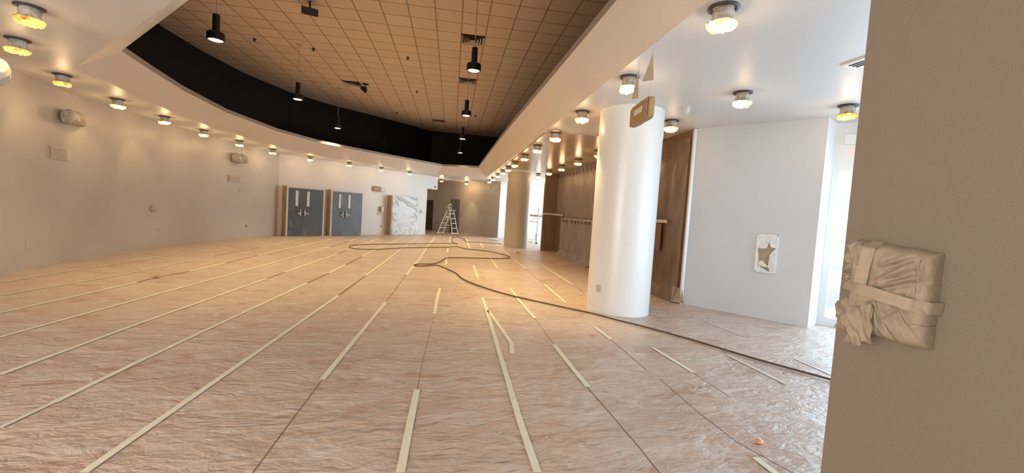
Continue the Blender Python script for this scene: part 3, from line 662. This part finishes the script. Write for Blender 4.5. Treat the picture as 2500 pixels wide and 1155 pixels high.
for P_, zt, zb, lab in ((A, 3.40, 3.06, 'left narrow brown paper strip hanging on the sign wire'), (B, 3.42, 3.14, 'right wider brown paper strip hanging on the sign wire')):
    wd = .055 if P_ is A else .085; hv = Vector((.93, -.36, 0))
    v = [Vector((P_.x, P_.y, zt)), Vector((P_.x, P_.y, zb))+hv*wd*.35, Vector((P_.x, P_.y, zb-.02))-hv*wd]
    off = Vector((.004, .011, 0))
    mb = MB().mesh([p_+off for p_ in v]+[p_-off for p_ in v], [(0, 1, 2), (5, 4, 3), (0, 3, 4, 1), (1, 4, 5, 2), (2, 5, 3, 0)])
    tag(mb.build('paper_strip', M['kraft']), lab, 'paper strip', 'brown paper strips on the sign wires')

# ------------------------------------------------------------------ items on the left wall
def left_hit(x, y):
    best = None
    for a, b in zip(LW[:-1], LW[1:]):
        p = on_wall(x, y, (a.x, a.y), (b.x, b.y)); t = (Vector((p.x-a.x, p.y-a.y))).dot(Vector((b.x-a.x, b.y-a.y)))/((b-a).length**2)
        if -.02 <= t <= 1.02 and p.y > 0:
            d = (b-a).normalized(); n = Vector((d.y, -d.x, 0)); best = (p, d, n)
    return best
def wall_frame(o, p, d, n, off=0):
    o.matrix_world = Matrix(((d.x, n.x*-1, 0, p.x+n.x*off), (d.y, n.y*-1, 0, p.y+n.y*off), (0, 0, 1, p.z), (0, 0, 0, 1)))
# local frame: x along the wall, -y towards the room, z up
def wall_empty(name, hit, lab, cat, group=None):
    p, d, n = hit; o = empty(name, (0, 0, 0), lab, cat, group); wall_frame(o, p, d, n); return o
for px, w_, h_, lab, sd in (((163, 287), .62, .26, 'crumpled paper wrapped emergency light high on the near left wall', 1.1), ((578, 387), .72, .30, 'crumpled paper wrapped emergency light high on the left wall near the doors', 5.2)):
    r = wall_empty('wrapped_emergency_light', left_hit(*px), lab, 'emergency light', 'wrapped emergency lights')
    o = lumpy(w_, .20, h_, .032, sd, 34, 3.2, 8.5).build('paper_wrap', mat('taupe_wrap_%d' % int(sd), (.36, .30, .23), .6, (.50, .44, .36), 9, bump=.012, bscale=14), r); o.location = (0, -.13, 0)
    o = lumpy(.20, .16, .17, .02, sd+2, 16, 2.2, 10).build('wrapped_lamp', M['wraplight'], r); o.location = (-.14, -.17, .0)
    MB().box((0, -.01, 0), (.2, .02, .12)).build('back_plate', M['plate'], r)
for px, w_, h_, lab in (((140, 374), .62, .24, 'masked rectangular sign on the near left wall below the wrapped light'), ((572, 437), .68, .23, 'masked rectangular sign on the far left wall below the wrapped light')):
    r = wall_empty('masked_wall_sign', left_hit(*px), lab, 'wall sign', 'masked signs on the left wall')
    MB().box((0, -.012, 0), (w_, .024, h_)).build('sign_panel', M['plate'], r, bevel=.004)
    o = MB().grid(lambda u, v: (-w_/2+.06+(w_-.16)*u, -.028-.006*wrinkle(u, v, 2, 6), -h_/2+.02+(h_-.04)*v), 20, 10).build('masking_paper', M['dust'], r)
    for sx in (-1, 1): MB().box((sx*(w_/2-.02), -.03, 0), (.03, .012, h_*.96)).build('tape_edge', M['kraft'] if sx < 0 else M['tape_pale'], r)
r = wall_empty('wrapped_switch_box', left_hit(371, 508), 'small crumpled wrapped box at mid height on the left wall', 'switch box')
lumpy(.18, .09, .16, .008, 4, 16, 4, 12).build('paper_wrap', M['dust'], r).location = (0, -.045, 0)
MB().box((.12, -.02, .02), (.08, .03, .02)).build('tape_tail', M['tape_pale'], r); MB().box((.12, -.02, -.04), (.07, .03, .02)).build('tape_tail', M['kraft'], r)
for px, w_, h_, m_, lab in (((385, 563), .05, .12, 'dust', 'small vertical box cut out low on the left wall below the wrapped switch'), ((601, 552), .05, .11, 'kraft_dark', 'small dark outlet low on the left wall near the corner'), ((585, 465), .035, .04, 'kraft_dark', 'tiny dark peg on the left wall under the far masked sign'),
                            ((66, 597), .09, .14, 'plate', 'pale outlet plate low on the near left wall'), ((581, 554), .06, .11, 'plate', 'pale outlet plate left of the small dark outlet')):
    r = wall_empty('wall_outlet', left_hit(*px), lab, 'outlet', 'outlets low on the left wall')
    MB().box((0, -.006, 0), (w_, .012, h_)).build('cover_plate', M['plate'] if m_ != 'kraft_dark' else M[m_], r, bevel=.002)
    MB().box((0, -.014, 0), (w_*.45, .006, h_*.6)).build('socket', M[m_], r)
# large wrapped thing at the left frame edge
hp = at_z(4, 150, 3.2); d = ray(-10, 172); P_ = d*5.6; P_.z += H
r = empty('wrapped_speaker', (P_.x-.03, P_.y, P_.z), 'pale film wrapped round object cut by the left frame edge', 'speaker')
lumpy(.27, .27, .34, .02, 7, 26, 2.6, 6).build('film_wrap', mat('pale_grey_film', (.44, .47, .42), .3, (.62, .64, .60), 5, bump=.02, bscale=9), r)
MB().tube((0, 0, .15), (0, 0, ZC-P_.z), .02).build('stem', M['metal'], r)

# ------------------------------------------------------------------ items on the door wall
def door_hit(x, y):
    p = on_wall(x, y, DW0, DW1); return (p, Vector((DWd.x, DWd.y, 0)), Vector((DWn.x, DWn.y, 0)))
r = wall_empty('wrapped_exit_sign', door_hit(925, 462), 'wrapped box above the wall between double doors and single doorway', 'exit sign')
lumpy(.50, .10, .27, .005, 2, 20, 7, 8).build('paper_wrap', M['kraft'], r).location = (-.16, -.05, 0); lumpy(.36, .09, .22, .006, 5, 18, 6, 8).build('film_wrap', M['wraplight'], r).location = (.24, -.045, 0)
r = wall_empty('wrapped_alarm', door_hit(930, 511), 'brown wrapped alarm box left of the single doorway', 'alarm')
lumpy(.24, .12, .30, .006, 2, 18, 5, 9).build('paper_wrap', M['kraft'], r).location = (0, -.06, 0); MB().box((.02, -.125, 0), (.12, .006, .26)).build('tape_band', M['tape_pale'], r)
for px, w_, h_, lab in (((924, 522), .16, .12, 'pale double switch plate below the brown wrapped alarm'), ((931, 552), .10, .10, 'low outlet plate between the double doors and single doorway'), ((1028, 517), .20, .18, 'film wrapped switch between the single doorway and the wall end')):
    r = wall_empty('switch_plate', door_hit(*px), lab, 'switch', 'switches on the door wall')
    MB().box((0, -.015, 0), (w_, .03, h_)).build('cover_plate', M['plate'], r, bevel=.004); MB().box((-w_*.2, -.035, 0), (w_*.3, .012, h_*.6)).build('toggle', M['dust'], r)
r = wall_empty('motion_sensor', door_hit(1062, 456), 'small dark sensor on the overhanging wall corner near the ladder', 'sensor')
MB().tube((0, 0, 0), (0, -.05, 0), .055, 16).build('sensor_body', M['dust'], r); MB().tube((0, -.05, 0), (0, -.07, 0), .035, 16).build('sensor_lens', M['darkmetal'], r)
# far wall: two dark doorways, plates
def far_hit(x, y):
    for a, b in zip(FWp[:-1], FWp[1:]):
        p = on_wall(x, y, (a.x, a.y), (b.x, b.y)); t = (Vector((p.x-a.x, p.y-a.y))).dot(Vector((b.x-a.x, b.y-a.y)))/((b-a).length**2)
        if -.02 <= t <= 1.02: d_ = (b-a).normalized(); return (p, Vector((d_.x, d_.y, 0)), Vector((d_.y, -d_.x, 0)))
for k, (px, w_, h_, m_) in enumerate((((1047, 528), .62, 2.15, 'darkdoor'), ((1110, 530), .85, 2.3, 'greydark'))):
    if m_ == 'greydark': M[m_] = mat('grey_filmed_door', (.16, .15, .135), .5, (.25, .235, .21), 3)
    h_hit = far_hit(*px)
    if h_hit is None: continue
    p, d_, n_ = h_hit; o = MB().box((0, -.02, h_/2), (w_, .04, h_)).build('door_%d' % (k+4), M[m_]); struct(o); o.location = (0, 0, 0)
    o.matrix_world = Matrix(((d_.x, -n_.x, 0, p.x), (d_.y, -n_.y, 0, p.y), (0, 0, 1, 0), (0, 0, 0, 1))) @ Matrix.Translation((0, -.02, 0))
    kb = MB().tube((w_/2-.08, -.04, 1.0), (w_/2-.08, -.09, 1.0), .03); kb = kb.build('knob', M['metal'], o)
for px, lab in (((1127, 520), 'small pale switch on the far grey wall right of the ladder'), ((1197, 457), 'thin wrapped box high on the far grey wall'), ((1218, 462), 'dark bracket high at the far wall corner')):
    hh = far_hit(*px)
    if hh:
        r = wall_empty('wall_box', hh, lab, 'wall box', 'small boxes on the far grey wall'); MB().box((0, -.02, 0), (.12, .04, .26)).build('cover', M['plate'] if '1218' not in str(px) else M['dust'], r, bevel=.005); MB().box((0, -.045, .02), (.05, .012, .08)).build('button', M['dust'], r)

# ------------------------------------------------------------------ film covered wall on the right
struct(MB().box((XW-.03, 15.6, 1.56), (.05, 5.9, .10)).build('trim_6', M['wood']))
def hang(y0, y1, z0, z1, x0, amp, seed, flare=0, nu=90, nv=60, wavy=0, ysc=1.2):
    def fn(u, v):
        y = y0+(y1-y0)*u; z = z0+(z1-z0)*v
        if wavy and v > .9: z += (v-.9)*10*wavy*(noise.noise(Vector((y*5, 1, seed)))+.6*noise.noise(Vector((y*14, 3, seed))))
        o_ = amp*(noise.noise(Vector((y*ysc*2, z*.9, seed)))+.7*(1-2*abs(noise.noise(Vector((y*ysc*1.5+z*.8, z*.7-y*.6, seed+4))))))
        o_ = max(-.02, o_)
        if flare and v < .16: o_ += (1-v/.16)**2*flare
        return (x0-max(0, o_), y, max(z, .004))
    return fn
for nm, fnx, m_, lab in (('masking_film', hang(12.95, 18.5, 1.50, 3.42, XW-.03, .03, 1.0), 'film_wall', 'tan upper masking film stretched over the brown panelled wall'),
                         ('masking_film', hang(13.1, 17.4, .0, 1.50, XW-.08, .06, 5.0, .22), 'film_low', 'paler lower masking film spilling onto the floor by the panelled wall'),
                         ('masking_film', hang(7.98, 10.2, .02, 3.30, XW-.03, .04, 8.0, .12, 60, 90, .12), 'film_brown', 'brown masking film with ragged top edge right of the thick column')):
    film_sheet(nm, fnx, *( (90, 60) if '8.0' not in lab else (60, 90)), M[m_], lab, 'plastic sheet')
sheets = [o for o in C.objects if o.name.startswith('masking_film')]
up_ = [o for o in sheets if 'upper' in o['label']][0]; low_ = [o for o in sheets if 'lower' in o['label']][0]; br_ = [o for o in sheets if 'ragged' in o['label']][0]
M['tab'] = mat('dark_tape_tab', (.10, .075, .06), .6); M['bluetape'] = mat('violet_blue_tape', (.15, .13, .22), .6)
def child(mb, name, m_, parent):
    o = mb.build(name, m_, fix=True); o.location -= parent.location; o.parent = parent; return o
child(MB().box((XW-.05, 15.7, 3.44), (.03, 5.6, .04)), 'edge_tape', M['bluetape'], up_)
for k in range(13):
    y = 13.2+.42*k; dz = random.uniform(-.02, .02)
    child(MB().box((XW-.085, y, 3.31+dz), (.012, .07, .13), M=Matrix.Rotation(random.uniform(-.5, .2), 3, 'X')), 'tape_tab', M['tab'], up_)
    if k < 11: child(MB().box((XW-.13, y, 1.43+dz), (.012, .08, .13), M=Matrix.Rotation(random.uniform(-.5, .2), 3, 'X')), 'tape_tab', M['tab'], low_)
    child(MB().box((XW-.075, y+.1, 3.23+dz), (.010, .26, .045)), 'fold', M['kraft'], up_)
    if k < 11: child(MB().box((XW-.125, y+.1, 1.36+dz), (.010, .26, .05)), 'fold', M['kraft'], low_)
child(MB().box((XW-.11, 15.25, 1.50), (.02, 4.3, .03)), 'edge_tape', M['tape_pale'], low_)
tag(MB().box((XW-.07, 12.93, .77), (.10, .12, 1.54)).build('door_post', M['wood'], bevel=.005), 'brown wooden post at the near end of the film covered wall', 'post')
tag(MB().box((4.34, 18.67, 1.66), (.60, .05, .07)).mesh([], []).build('hand_rail', M['tape_pale'], bevel=.004), 'pale horizontal rail across the dark return of the panelled wall', 'rail')
tag(MB().box((XW-.11, 17.85, 1.64), (.05, 1.3, .06)).build('hand_rail', M['tape_pale'], bevel=.004), 'pale horizontal rail on the panelled wall beside its dark return', 'rail')
child(MB().box((XW-.10, 9.2, 1.63), (.03, 1.3, .07)), 'cross_rail', M['tape'], br_)
child(MB().box((XW-.08, 9.25, 1.28), (.02, .9, .60)), 'dark_panel', M['wood'], br_)
for k in range(22): child(MB().box((XW-.085, 8.30+k*.085, .50), (.012, .014, .92)), 'vertical_rib', M['kraft'], br_)
# pointed film tail at the foot of the white corner
f0 = [Vector((XW-.10, 8.1, .33)), Vector((XW-.02, 7.86, .30)), Vector((XW-.02, 7.80, .02)), Vector((XW-.16, 8.0, .02))]
child(MB().mesh(f0+[v+Vector((.012, .012, 0)) for v in f0], [(0, 1, 2, 3), (7, 6, 5, 4), (0, 4, 5, 1), (1, 5, 6, 2), (2, 6, 7, 3), (3, 7, 4, 0)]), 'film_tail', M['kraft'], br_)
# column plate
tag(MB().box((2.52, 6.86, .42), (.012, .08, .12), rz=.55).build('column_plate', M['plate'], bevel=.002), 'small blank plate low on the left side of the thick column', 'plate')

# masked recessed panel on the white right wall
cw = Vector(((5.45+5.665)/2, (6.94+6.68)/2, 1.17)); dW = Vector((d2.x, d2.y, 0)); nW = Vector((-n2.x, -n2.y, 0))
r = empty('masked_wall_panel', (0, 0, 0), 'white framed panel masked with torn film over brown paper, low on white wall', 'wall panel')
wall_frame(r, cw, dW, nW)
MB().box((0, -.008, 0), (.335, .016, .68)).build('backing', M['kraft'], r)
for p, q_ in (((-.155, 0), (.03, .68)), ((.155, 0), (.03, .68))): MB().box((p[0], -.02, p[1]), (q_[0], .03, q_[1])).build('frame_side', M['white'], r, bevel=.003)
for zz in (.325, -.325): MB().box((0, -.02, zz), (.335, .03, .03)).build('frame_side', M['white'], r, bevel=.003)
def pf(poly, nm, m_, y=-.035, nudge=.006):
    vs_ = [(x, y-nudge*noise.noise(Vector((x*30, z*30, 2))), z) for x, z in poly]; n_ = len(vs_); v2 = [(a, b+.006, c) for a, b, c in vs_]
    mbp = MB().mesh(vs_+v2, [tuple(range(n_)), tuple(range(2*n_-1, n_-1, -1))]+[(i, i+n_, (i+1) % n_+n_, (i+1) % n_) for i in range(n_)]); return mbp.build(nm, m_, r)
M['milk'] = mat('milky_film', (.66, .68, .67), .3, (.74, .76, .75), 7, bump=.02, bscale=10)
pf([(-.15, .32), (.15, .32), (.15, .10), (.06, .12), (.03, .20), (.0, .09), (-.10, .08), (-.15, .10)], 'film_piece', M['milk'])
pf([(.15, .11), (.15, -.32), (.08, -.32), (.04, -.22), (.05, -.02), (.08, .03)], 'film_piece', M['milk'])
pf([(-.15, .09), (-.12, -.02), (-.11, -.2), (-.05, -.26), (.08, -.32), (-.15, -.32)], 'film_piece', M['milk'])
o = pf([(-.10, -.14), (-.05, -.13), (.06, -.24), (-.04, -.235), (-.11, -.20)], 'tape_piece', M['tape'], -.045)

# ------------------------------------------------------------------ wrapped box on the near beige wall
r = empty('wrapped_control_box', (0, 0, 0), 'control box bundled in creased brown paper and tape on the near beige wall', 'wrapped box')
PD = Vector((pd.x, pd.y, 0)); PN = Vector((pn.x, pn.y, 0))
wall_frame(r, Vector((PA.x, PA.y, 1.425))+PD*.165, PD, PN)
M['bag'] = mat('creased_brown_paper', (.32, .25, .175), .8, (.355, .28, .20), 14, bump=.0025, bscale=60)
M['bag2'] = mat('brown_paper_tape', (.35, .275, .195), .6, (.38, .30, .215), 20, bump=.001, bscale=60)
def ridge(t): return max(0, 1-abs(t))
def bagfn(u, v):
    x = (u-.5)*2; z = (v-.5)*2
    rr = max(abs(x), abs(z)); prof = (1-min(1, abs(x))**9)*(1-min(1, abs(z))**9)
    prof = prof**.45
    X = x*.112*(1+.02*noise.noise(Vector((z*4, 2, 1)))) - .010*(1-prof); Z = z*.150*(1+.02*noise.noise(Vector((x*3, 5, 1)))) - .012*x*abs(z)
    if x > .5 and z < -.5: Z += .008*(x-.5)*2
    # big creases: upper right fan, lower fan, plus crumple
    cr1 = 0
    for (ax, az_, bx, bz, w_, h_) in ((-.15, .25, .75, .75, .10, .011), (-.2, .12, .9, .48, .08, .012), (-.15, .55, .5, .85, .07, .010), (-.15, -.12, .45, -.9, .12, .013), (-.25, -.2, .1, -.95, .09, .011), (.3, -.1, .85, -.7, .10, .009), (.75, .8, .72, -.1, .07, .008), (.55, .1, .6, -.05, .15, .006), (-.9, .9, -.45, .2, .08, .009), (.1, -.5, .35, -.2, .07, .006)):
        dx_, dz_ = bx-ax, bz-az_; L2 = dx_*dx_+dz_*dz_; t = max(0, min(1, ((x-ax)*dx_+(z-az_)*dz_)/L2)); dd_ = math.hypot(x-ax-dx_*t, z-az_-dz_*t)
        cr1 += 1.6*h_*ridge(dd_/w_)*math.sin(math.pi*min(1, max(.06, t+.12)))
        sd_ = ((x-ax)*dz_-(z-az_)*dx_)/math.sqrt(L2); cr1 -= .9*h_*ridge((sd_-w_*1.2)/w_)*(1 if 0 < t < 1 else 0)
    nz_ = .006*noise.noise(Vector((x*2.2, z*2.2, 3)))+.005*(1-2*abs(noise.noise(Vector((x*3+z*1.5, z*4-x, 7)))))
    return (X, -(.075*prof+(cr1+nz_)*prof+.002), Z)
MB().grid(bagfn, 110, 130).build('paper_wrap', M['bag'], r, smooth=True, fix=False)
def strip_on(pts2, wd, nm, m_, y0=-.088, seed=1, amp=.003):
    def fn(u, v):
        k = u*(len(pts2)-1); i = min(int(k), len(pts2)-2); t = k-i
        a, b = Vector(pts2[i]), Vector(pts2[i+1]); p = a.lerp(b, t); d_ = Vector(pts2[-1])-Vector(pts2[0]); d_ = Vector((d_.x, 0, d_.z)).normalized(); n_ = Vector((-d_.z, 0, d_.x))
        q_ = p+n_*wd*(v-.5)*(1+.12*noise.noise(Vector((u*5, v, seed)))); return (q_.x, q_.y+amp*noise.noise(Vector((u*6, v*2, seed+3))), q_.z)
    g_ = MB().grid(fn, 30, 6); n_ = len(g_.v); fr_ = list(g_.f); g_.v += [(a, b+.0018, c) for a, b, c in g_.v]; g_.f += [tuple(i+n_ for i in f) for f in fr_]; g_.mi += [0]*len(fr_)
    return g_.build(nm, m_, r, smooth=True, fix=False)
strip_on([(-.128, -.050, .008), (-.07, -.086, .004), (0, -.096, -.008), (.07, -.094, -.020), (.108, -.060, -.026), (.114, -.01, -.028)], .036, 'tape_band', M['bag2'], seed=2)
strip_on([(-.050, -.030, .158), (-.052, -.078, .135), (-.056, -.092, .06), (-.058, -.094, .02)], .036, 'tape_band', M['bag2'], seed=5)
def flap(cx_, cz_, w_, h_, nm, seed, y0=-.06, amp=.022, fr_=3, cut=None):
    def fn(u, v):
        x = (u-.5)*w_; z = (v-.5)*h_; k = 1+.28*noise.noise(Vector((u*3, v*3, seed)))
        a = amp*(noise.noise(Vector((u*fr_, v*fr_, seed+2)))+.9*(1-2*abs(noise.noise(Vector((u*fr_*1.1+v*2, v*fr_*.7, seed+5))))))
        return (cx_+x*k, y0-a, cz_+z*k+.25*x)
    g_ = MB().grid(fn, 34, 34); n_ = len(g_.v); f_ = list(g_.f); g_.v += [(a, b+.0016, c) for a, b, c in g_.v]; g_.f += [tuple(i+n_ for i in f) for f in f_]; g_.mi += [0]*len(f_)
    return g_.build(nm, M['bag'], r, smooth=True, fix=False)
flap(-.090, -.085, .085, .10, 'paper_flap', 1.7, -.06, .020, 3.2)
flap(-.050, -.112, .074, .120, 'paper_flap', 4.2, -.085, .014, 2.6)
flap(-.100, .105, .048, .085, 'paper_flap', 8.1, -.055, .014, 2.2)
flap(-.105, .035, .035, .030, 'paper_flap', 3.1, -.05, .012, 3)

# ------------------------------------------------------------------ stepladder
M['alu'] = mat('dusty_ladder_aluminium', (.62, .60, .55), .5)
def make_ladder():
    base = at_z(1094, 575); r = empty('step_ladder', (base.x, base.y, 0), 'dusty white aluminium stepladder standing before the far grey wall', 'ladder')
    dv = Vector((1, -.1, 0)).normalized(); wv = Vector((.72, .70, 0))
    def P(a, w_, z): return dv*a+wv*w_+Vector((0, 0, z))
    hb, ht, hz = .24, .155, 1.52
    for nm, a0, a1 in (('front_rail', .44, .13), ('rear_rail', -.50, -.03)):
        for sgn in (-1, 1):
            MB().bar(P(a0, sgn*hb, .0), P(a1, sgn*ht, hz), .05, .035, up=(0, 1, 0)).build(nm, M['alu'], r)
            MB().box(P(a0, sgn*hb, .025), (.07, .06, .05)).build('foot', M['darkmetal'], r)
        for k in range(5):
            t = (k+.55)/5.2; a = a0+(a1-a0)*t; w_ = hb+(ht-hb)*t
            MB().bar(P(a, -w_, hz*t), P(a, w_, hz*t), .07 if a0 > 0 else .03, .03).build('step', M['alu'], r)
    MB().box(P(.05, 0, hz+.01), (.34, .36, .035), rz=.4).build('top_platform', M['alu'], r)
    for sgn in (-1, 1): MB().bar(P(.02, sgn*.13, hz), P(.02, sgn*.10, hz+.36), .03, .03, up=(0, 1, 0)).build('hand_rail', M['alu'], r)
    MB().bar(P(.02, -.11, hz+.36), P(.02, .11, hz+.36), .03, .03).build('hand_rail', M['alu'], r)
    MB().bar(P(.10, 0, hz+.02), P(.42, .0, hz-.02), .14, .02).build('tool_tray', M['alu'], r)
    for k, z in enumerate((.62, .95)): MB().bar(P(-.25+.07*k, -.1, z), P(.30-.07*k, -.1, z), .02, .02).build('spreader', M['alu'], r)
    return r
lad = make_ladder()
b_ = lad.location
tag(lumpy(.34, .26, .16, .03, 3, 20, 2.4, 9).build('paper_bundle', M['kraft']), 'crumpled brown paper bundle lying on top of the stepladder', 'paper bundle').location = (b_.x-.12, b_.y+.06, 1.555)
tag(lumpy(.26, .22, .13, .025, 6, 20, 2.4, 9).build('cloth_rag', M['wraplight']), 'pale rag stuffed between the upper steps of the ladder', 'rag').location = (b_.x-.10, b_.y-.02, 1.02)

# ------------------------------------------------------------------ scaffold
base = at_z(1309, 596); r = empty('scaffold_tower', (base.x, base.y, 0), 'pale rolling scaffold tower seen between the tan column and panelled wall', 'scaffold')
uv = Vector((.95, .3, 0)).normalized(); lv = Vector((-.93, .36, 0)).normalized()
def Q(a, l, z): return uv*a+lv*l+Vector((0, 0, z))
for l in (0, 1.5):
    for a in (0, .72):
        MB().tube(Q(a, l, .12), Q(a, l, 1.98), .028).build('upright', M['yellowpipe'], r)
        MB().lathe([(.055, -.02), (.06, 0), (.055, .02)], 16).build('caster', M['darkmetal'], r).matrix_local = Matrix.Translation(Q(a, l, .065)) @ Matrix.Rotation(math.pi/2, 4, 'X')
        MB().box(Q(a, l, .105), (.06, .06, .03)).build('caster_fork', M['metal'], r)
    for k in range(5): MB().tube(Q(0, l, .35+.36*k), Q(.72, l, .35+.36*k), .016).build('rung', M['metal'], r)
for a in (.04, .68): MB().tube(Q(a, 0, 1.50), Q(a, 1.5, 1.50), .024).build('side_rail', M['yellowpipe'], r)
MB().mesh([Q(-.02, -.05, 1.53), Q(.74, -.05, 1.53), Q(.74, 1.55, 1.53), Q(-.02, 1.55, 1.53), Q(-.02, -.05, 1.58), Q(.74, -.05, 1.58), Q(.74, 1.55, 1.58), Q(-.02, 1.55, 1.58)], [(0, 1, 2, 3), (7, 6, 5, 4), (0, 4, 5, 1), (1, 5, 6, 2), (2, 6, 7, 3), (3, 7, 4, 0)]).build('plank', M['plank'], r)
for k in range(4): MB().tube(Q(0, .15+.34*k, 1.50), Q(0, .32+.34*k, 1.20), .012).build('brace', M['yellowpipe'], r)
MB().tube(Q(0, 0, 1.20), Q(0, 1.5, 1.20), .018).build('side_rail', M['yellowpipe'], r)
MB().tube(Q(0, 0, 1.45), Q(.5, 0, 1.05), .014).build('brace', M['yellowpipe'], r)
bp = at_z(1317, 589); o = MB().lathe([(.13, 0), (.15, .36), (.158, .365), (.158, .38), (.14, .38), (.125, .02)], 24, cap=False).build('paint_bucket', M['bucket'], smooth=True); o.location = (bp.x+.05, bp.y+.9, .004)
tag(o, 'white paint bucket on the bright floor behind the scaffold tower', 'bucket')
for px, sx, lab in (((1296, 593), .5, 'crumpled white sheet on the bright floor left of the scaffold caster'), ((1205, 587), .6, 'crumpled white sheet lying left of the tan column base')):
    p = at_z(*px); o = lumpy(sx, .3, .05, .03, px[0], 20, 2.2, 7).build('plastic_scrap', M['milk']); o.location = (p.x, p.y, .03); tag(o, lab, 'plastic scrap', 'crumpled sheets near the tan column')

# ------------------------------------------------------------------ litter on the floor
p = at_z(1852, 1083); r = empty('snack_wrapper', (p.x, p.y, .004), 'small crumpled orange wrapper on the floor near the bottom right', 'wrapper')
lumpy(.062, .05, .022, .006, 2, 18, 2.2, 40).build('foil', M['orange'], r).location = (0, 0, .013)
lumpy(.045, .02, .016, .004, 5, 14, 2.2, 50).build('white_flap', M['milk'], r).location = (.012, .022, .018)
for px, sz, m_, lab in (((1335, 1069), .009, 'milk', 'tiny white chip on the floor right of the V shaped tape'), ((1265, 619), .07, 'kraft_dark', 'small dark scrap on the floor before the tan column'), ((1434, 641.5), .09, 'kraft_dark', 'small dark scrap at the foot of the film covered wall'), ((761, 578.5), .09, 'kraft_dark', 'dark scrap on the floor before the left double doors')):
    p = at_z(*px); o = lumpy(sz*1.6, sz, sz*.5, sz*.12, px[0], 12, 2.4, 20).build('floor_scrap', M[m_]); o.location = (p.x, p.y, sz*.33); tag(o, lab, 'scrap')
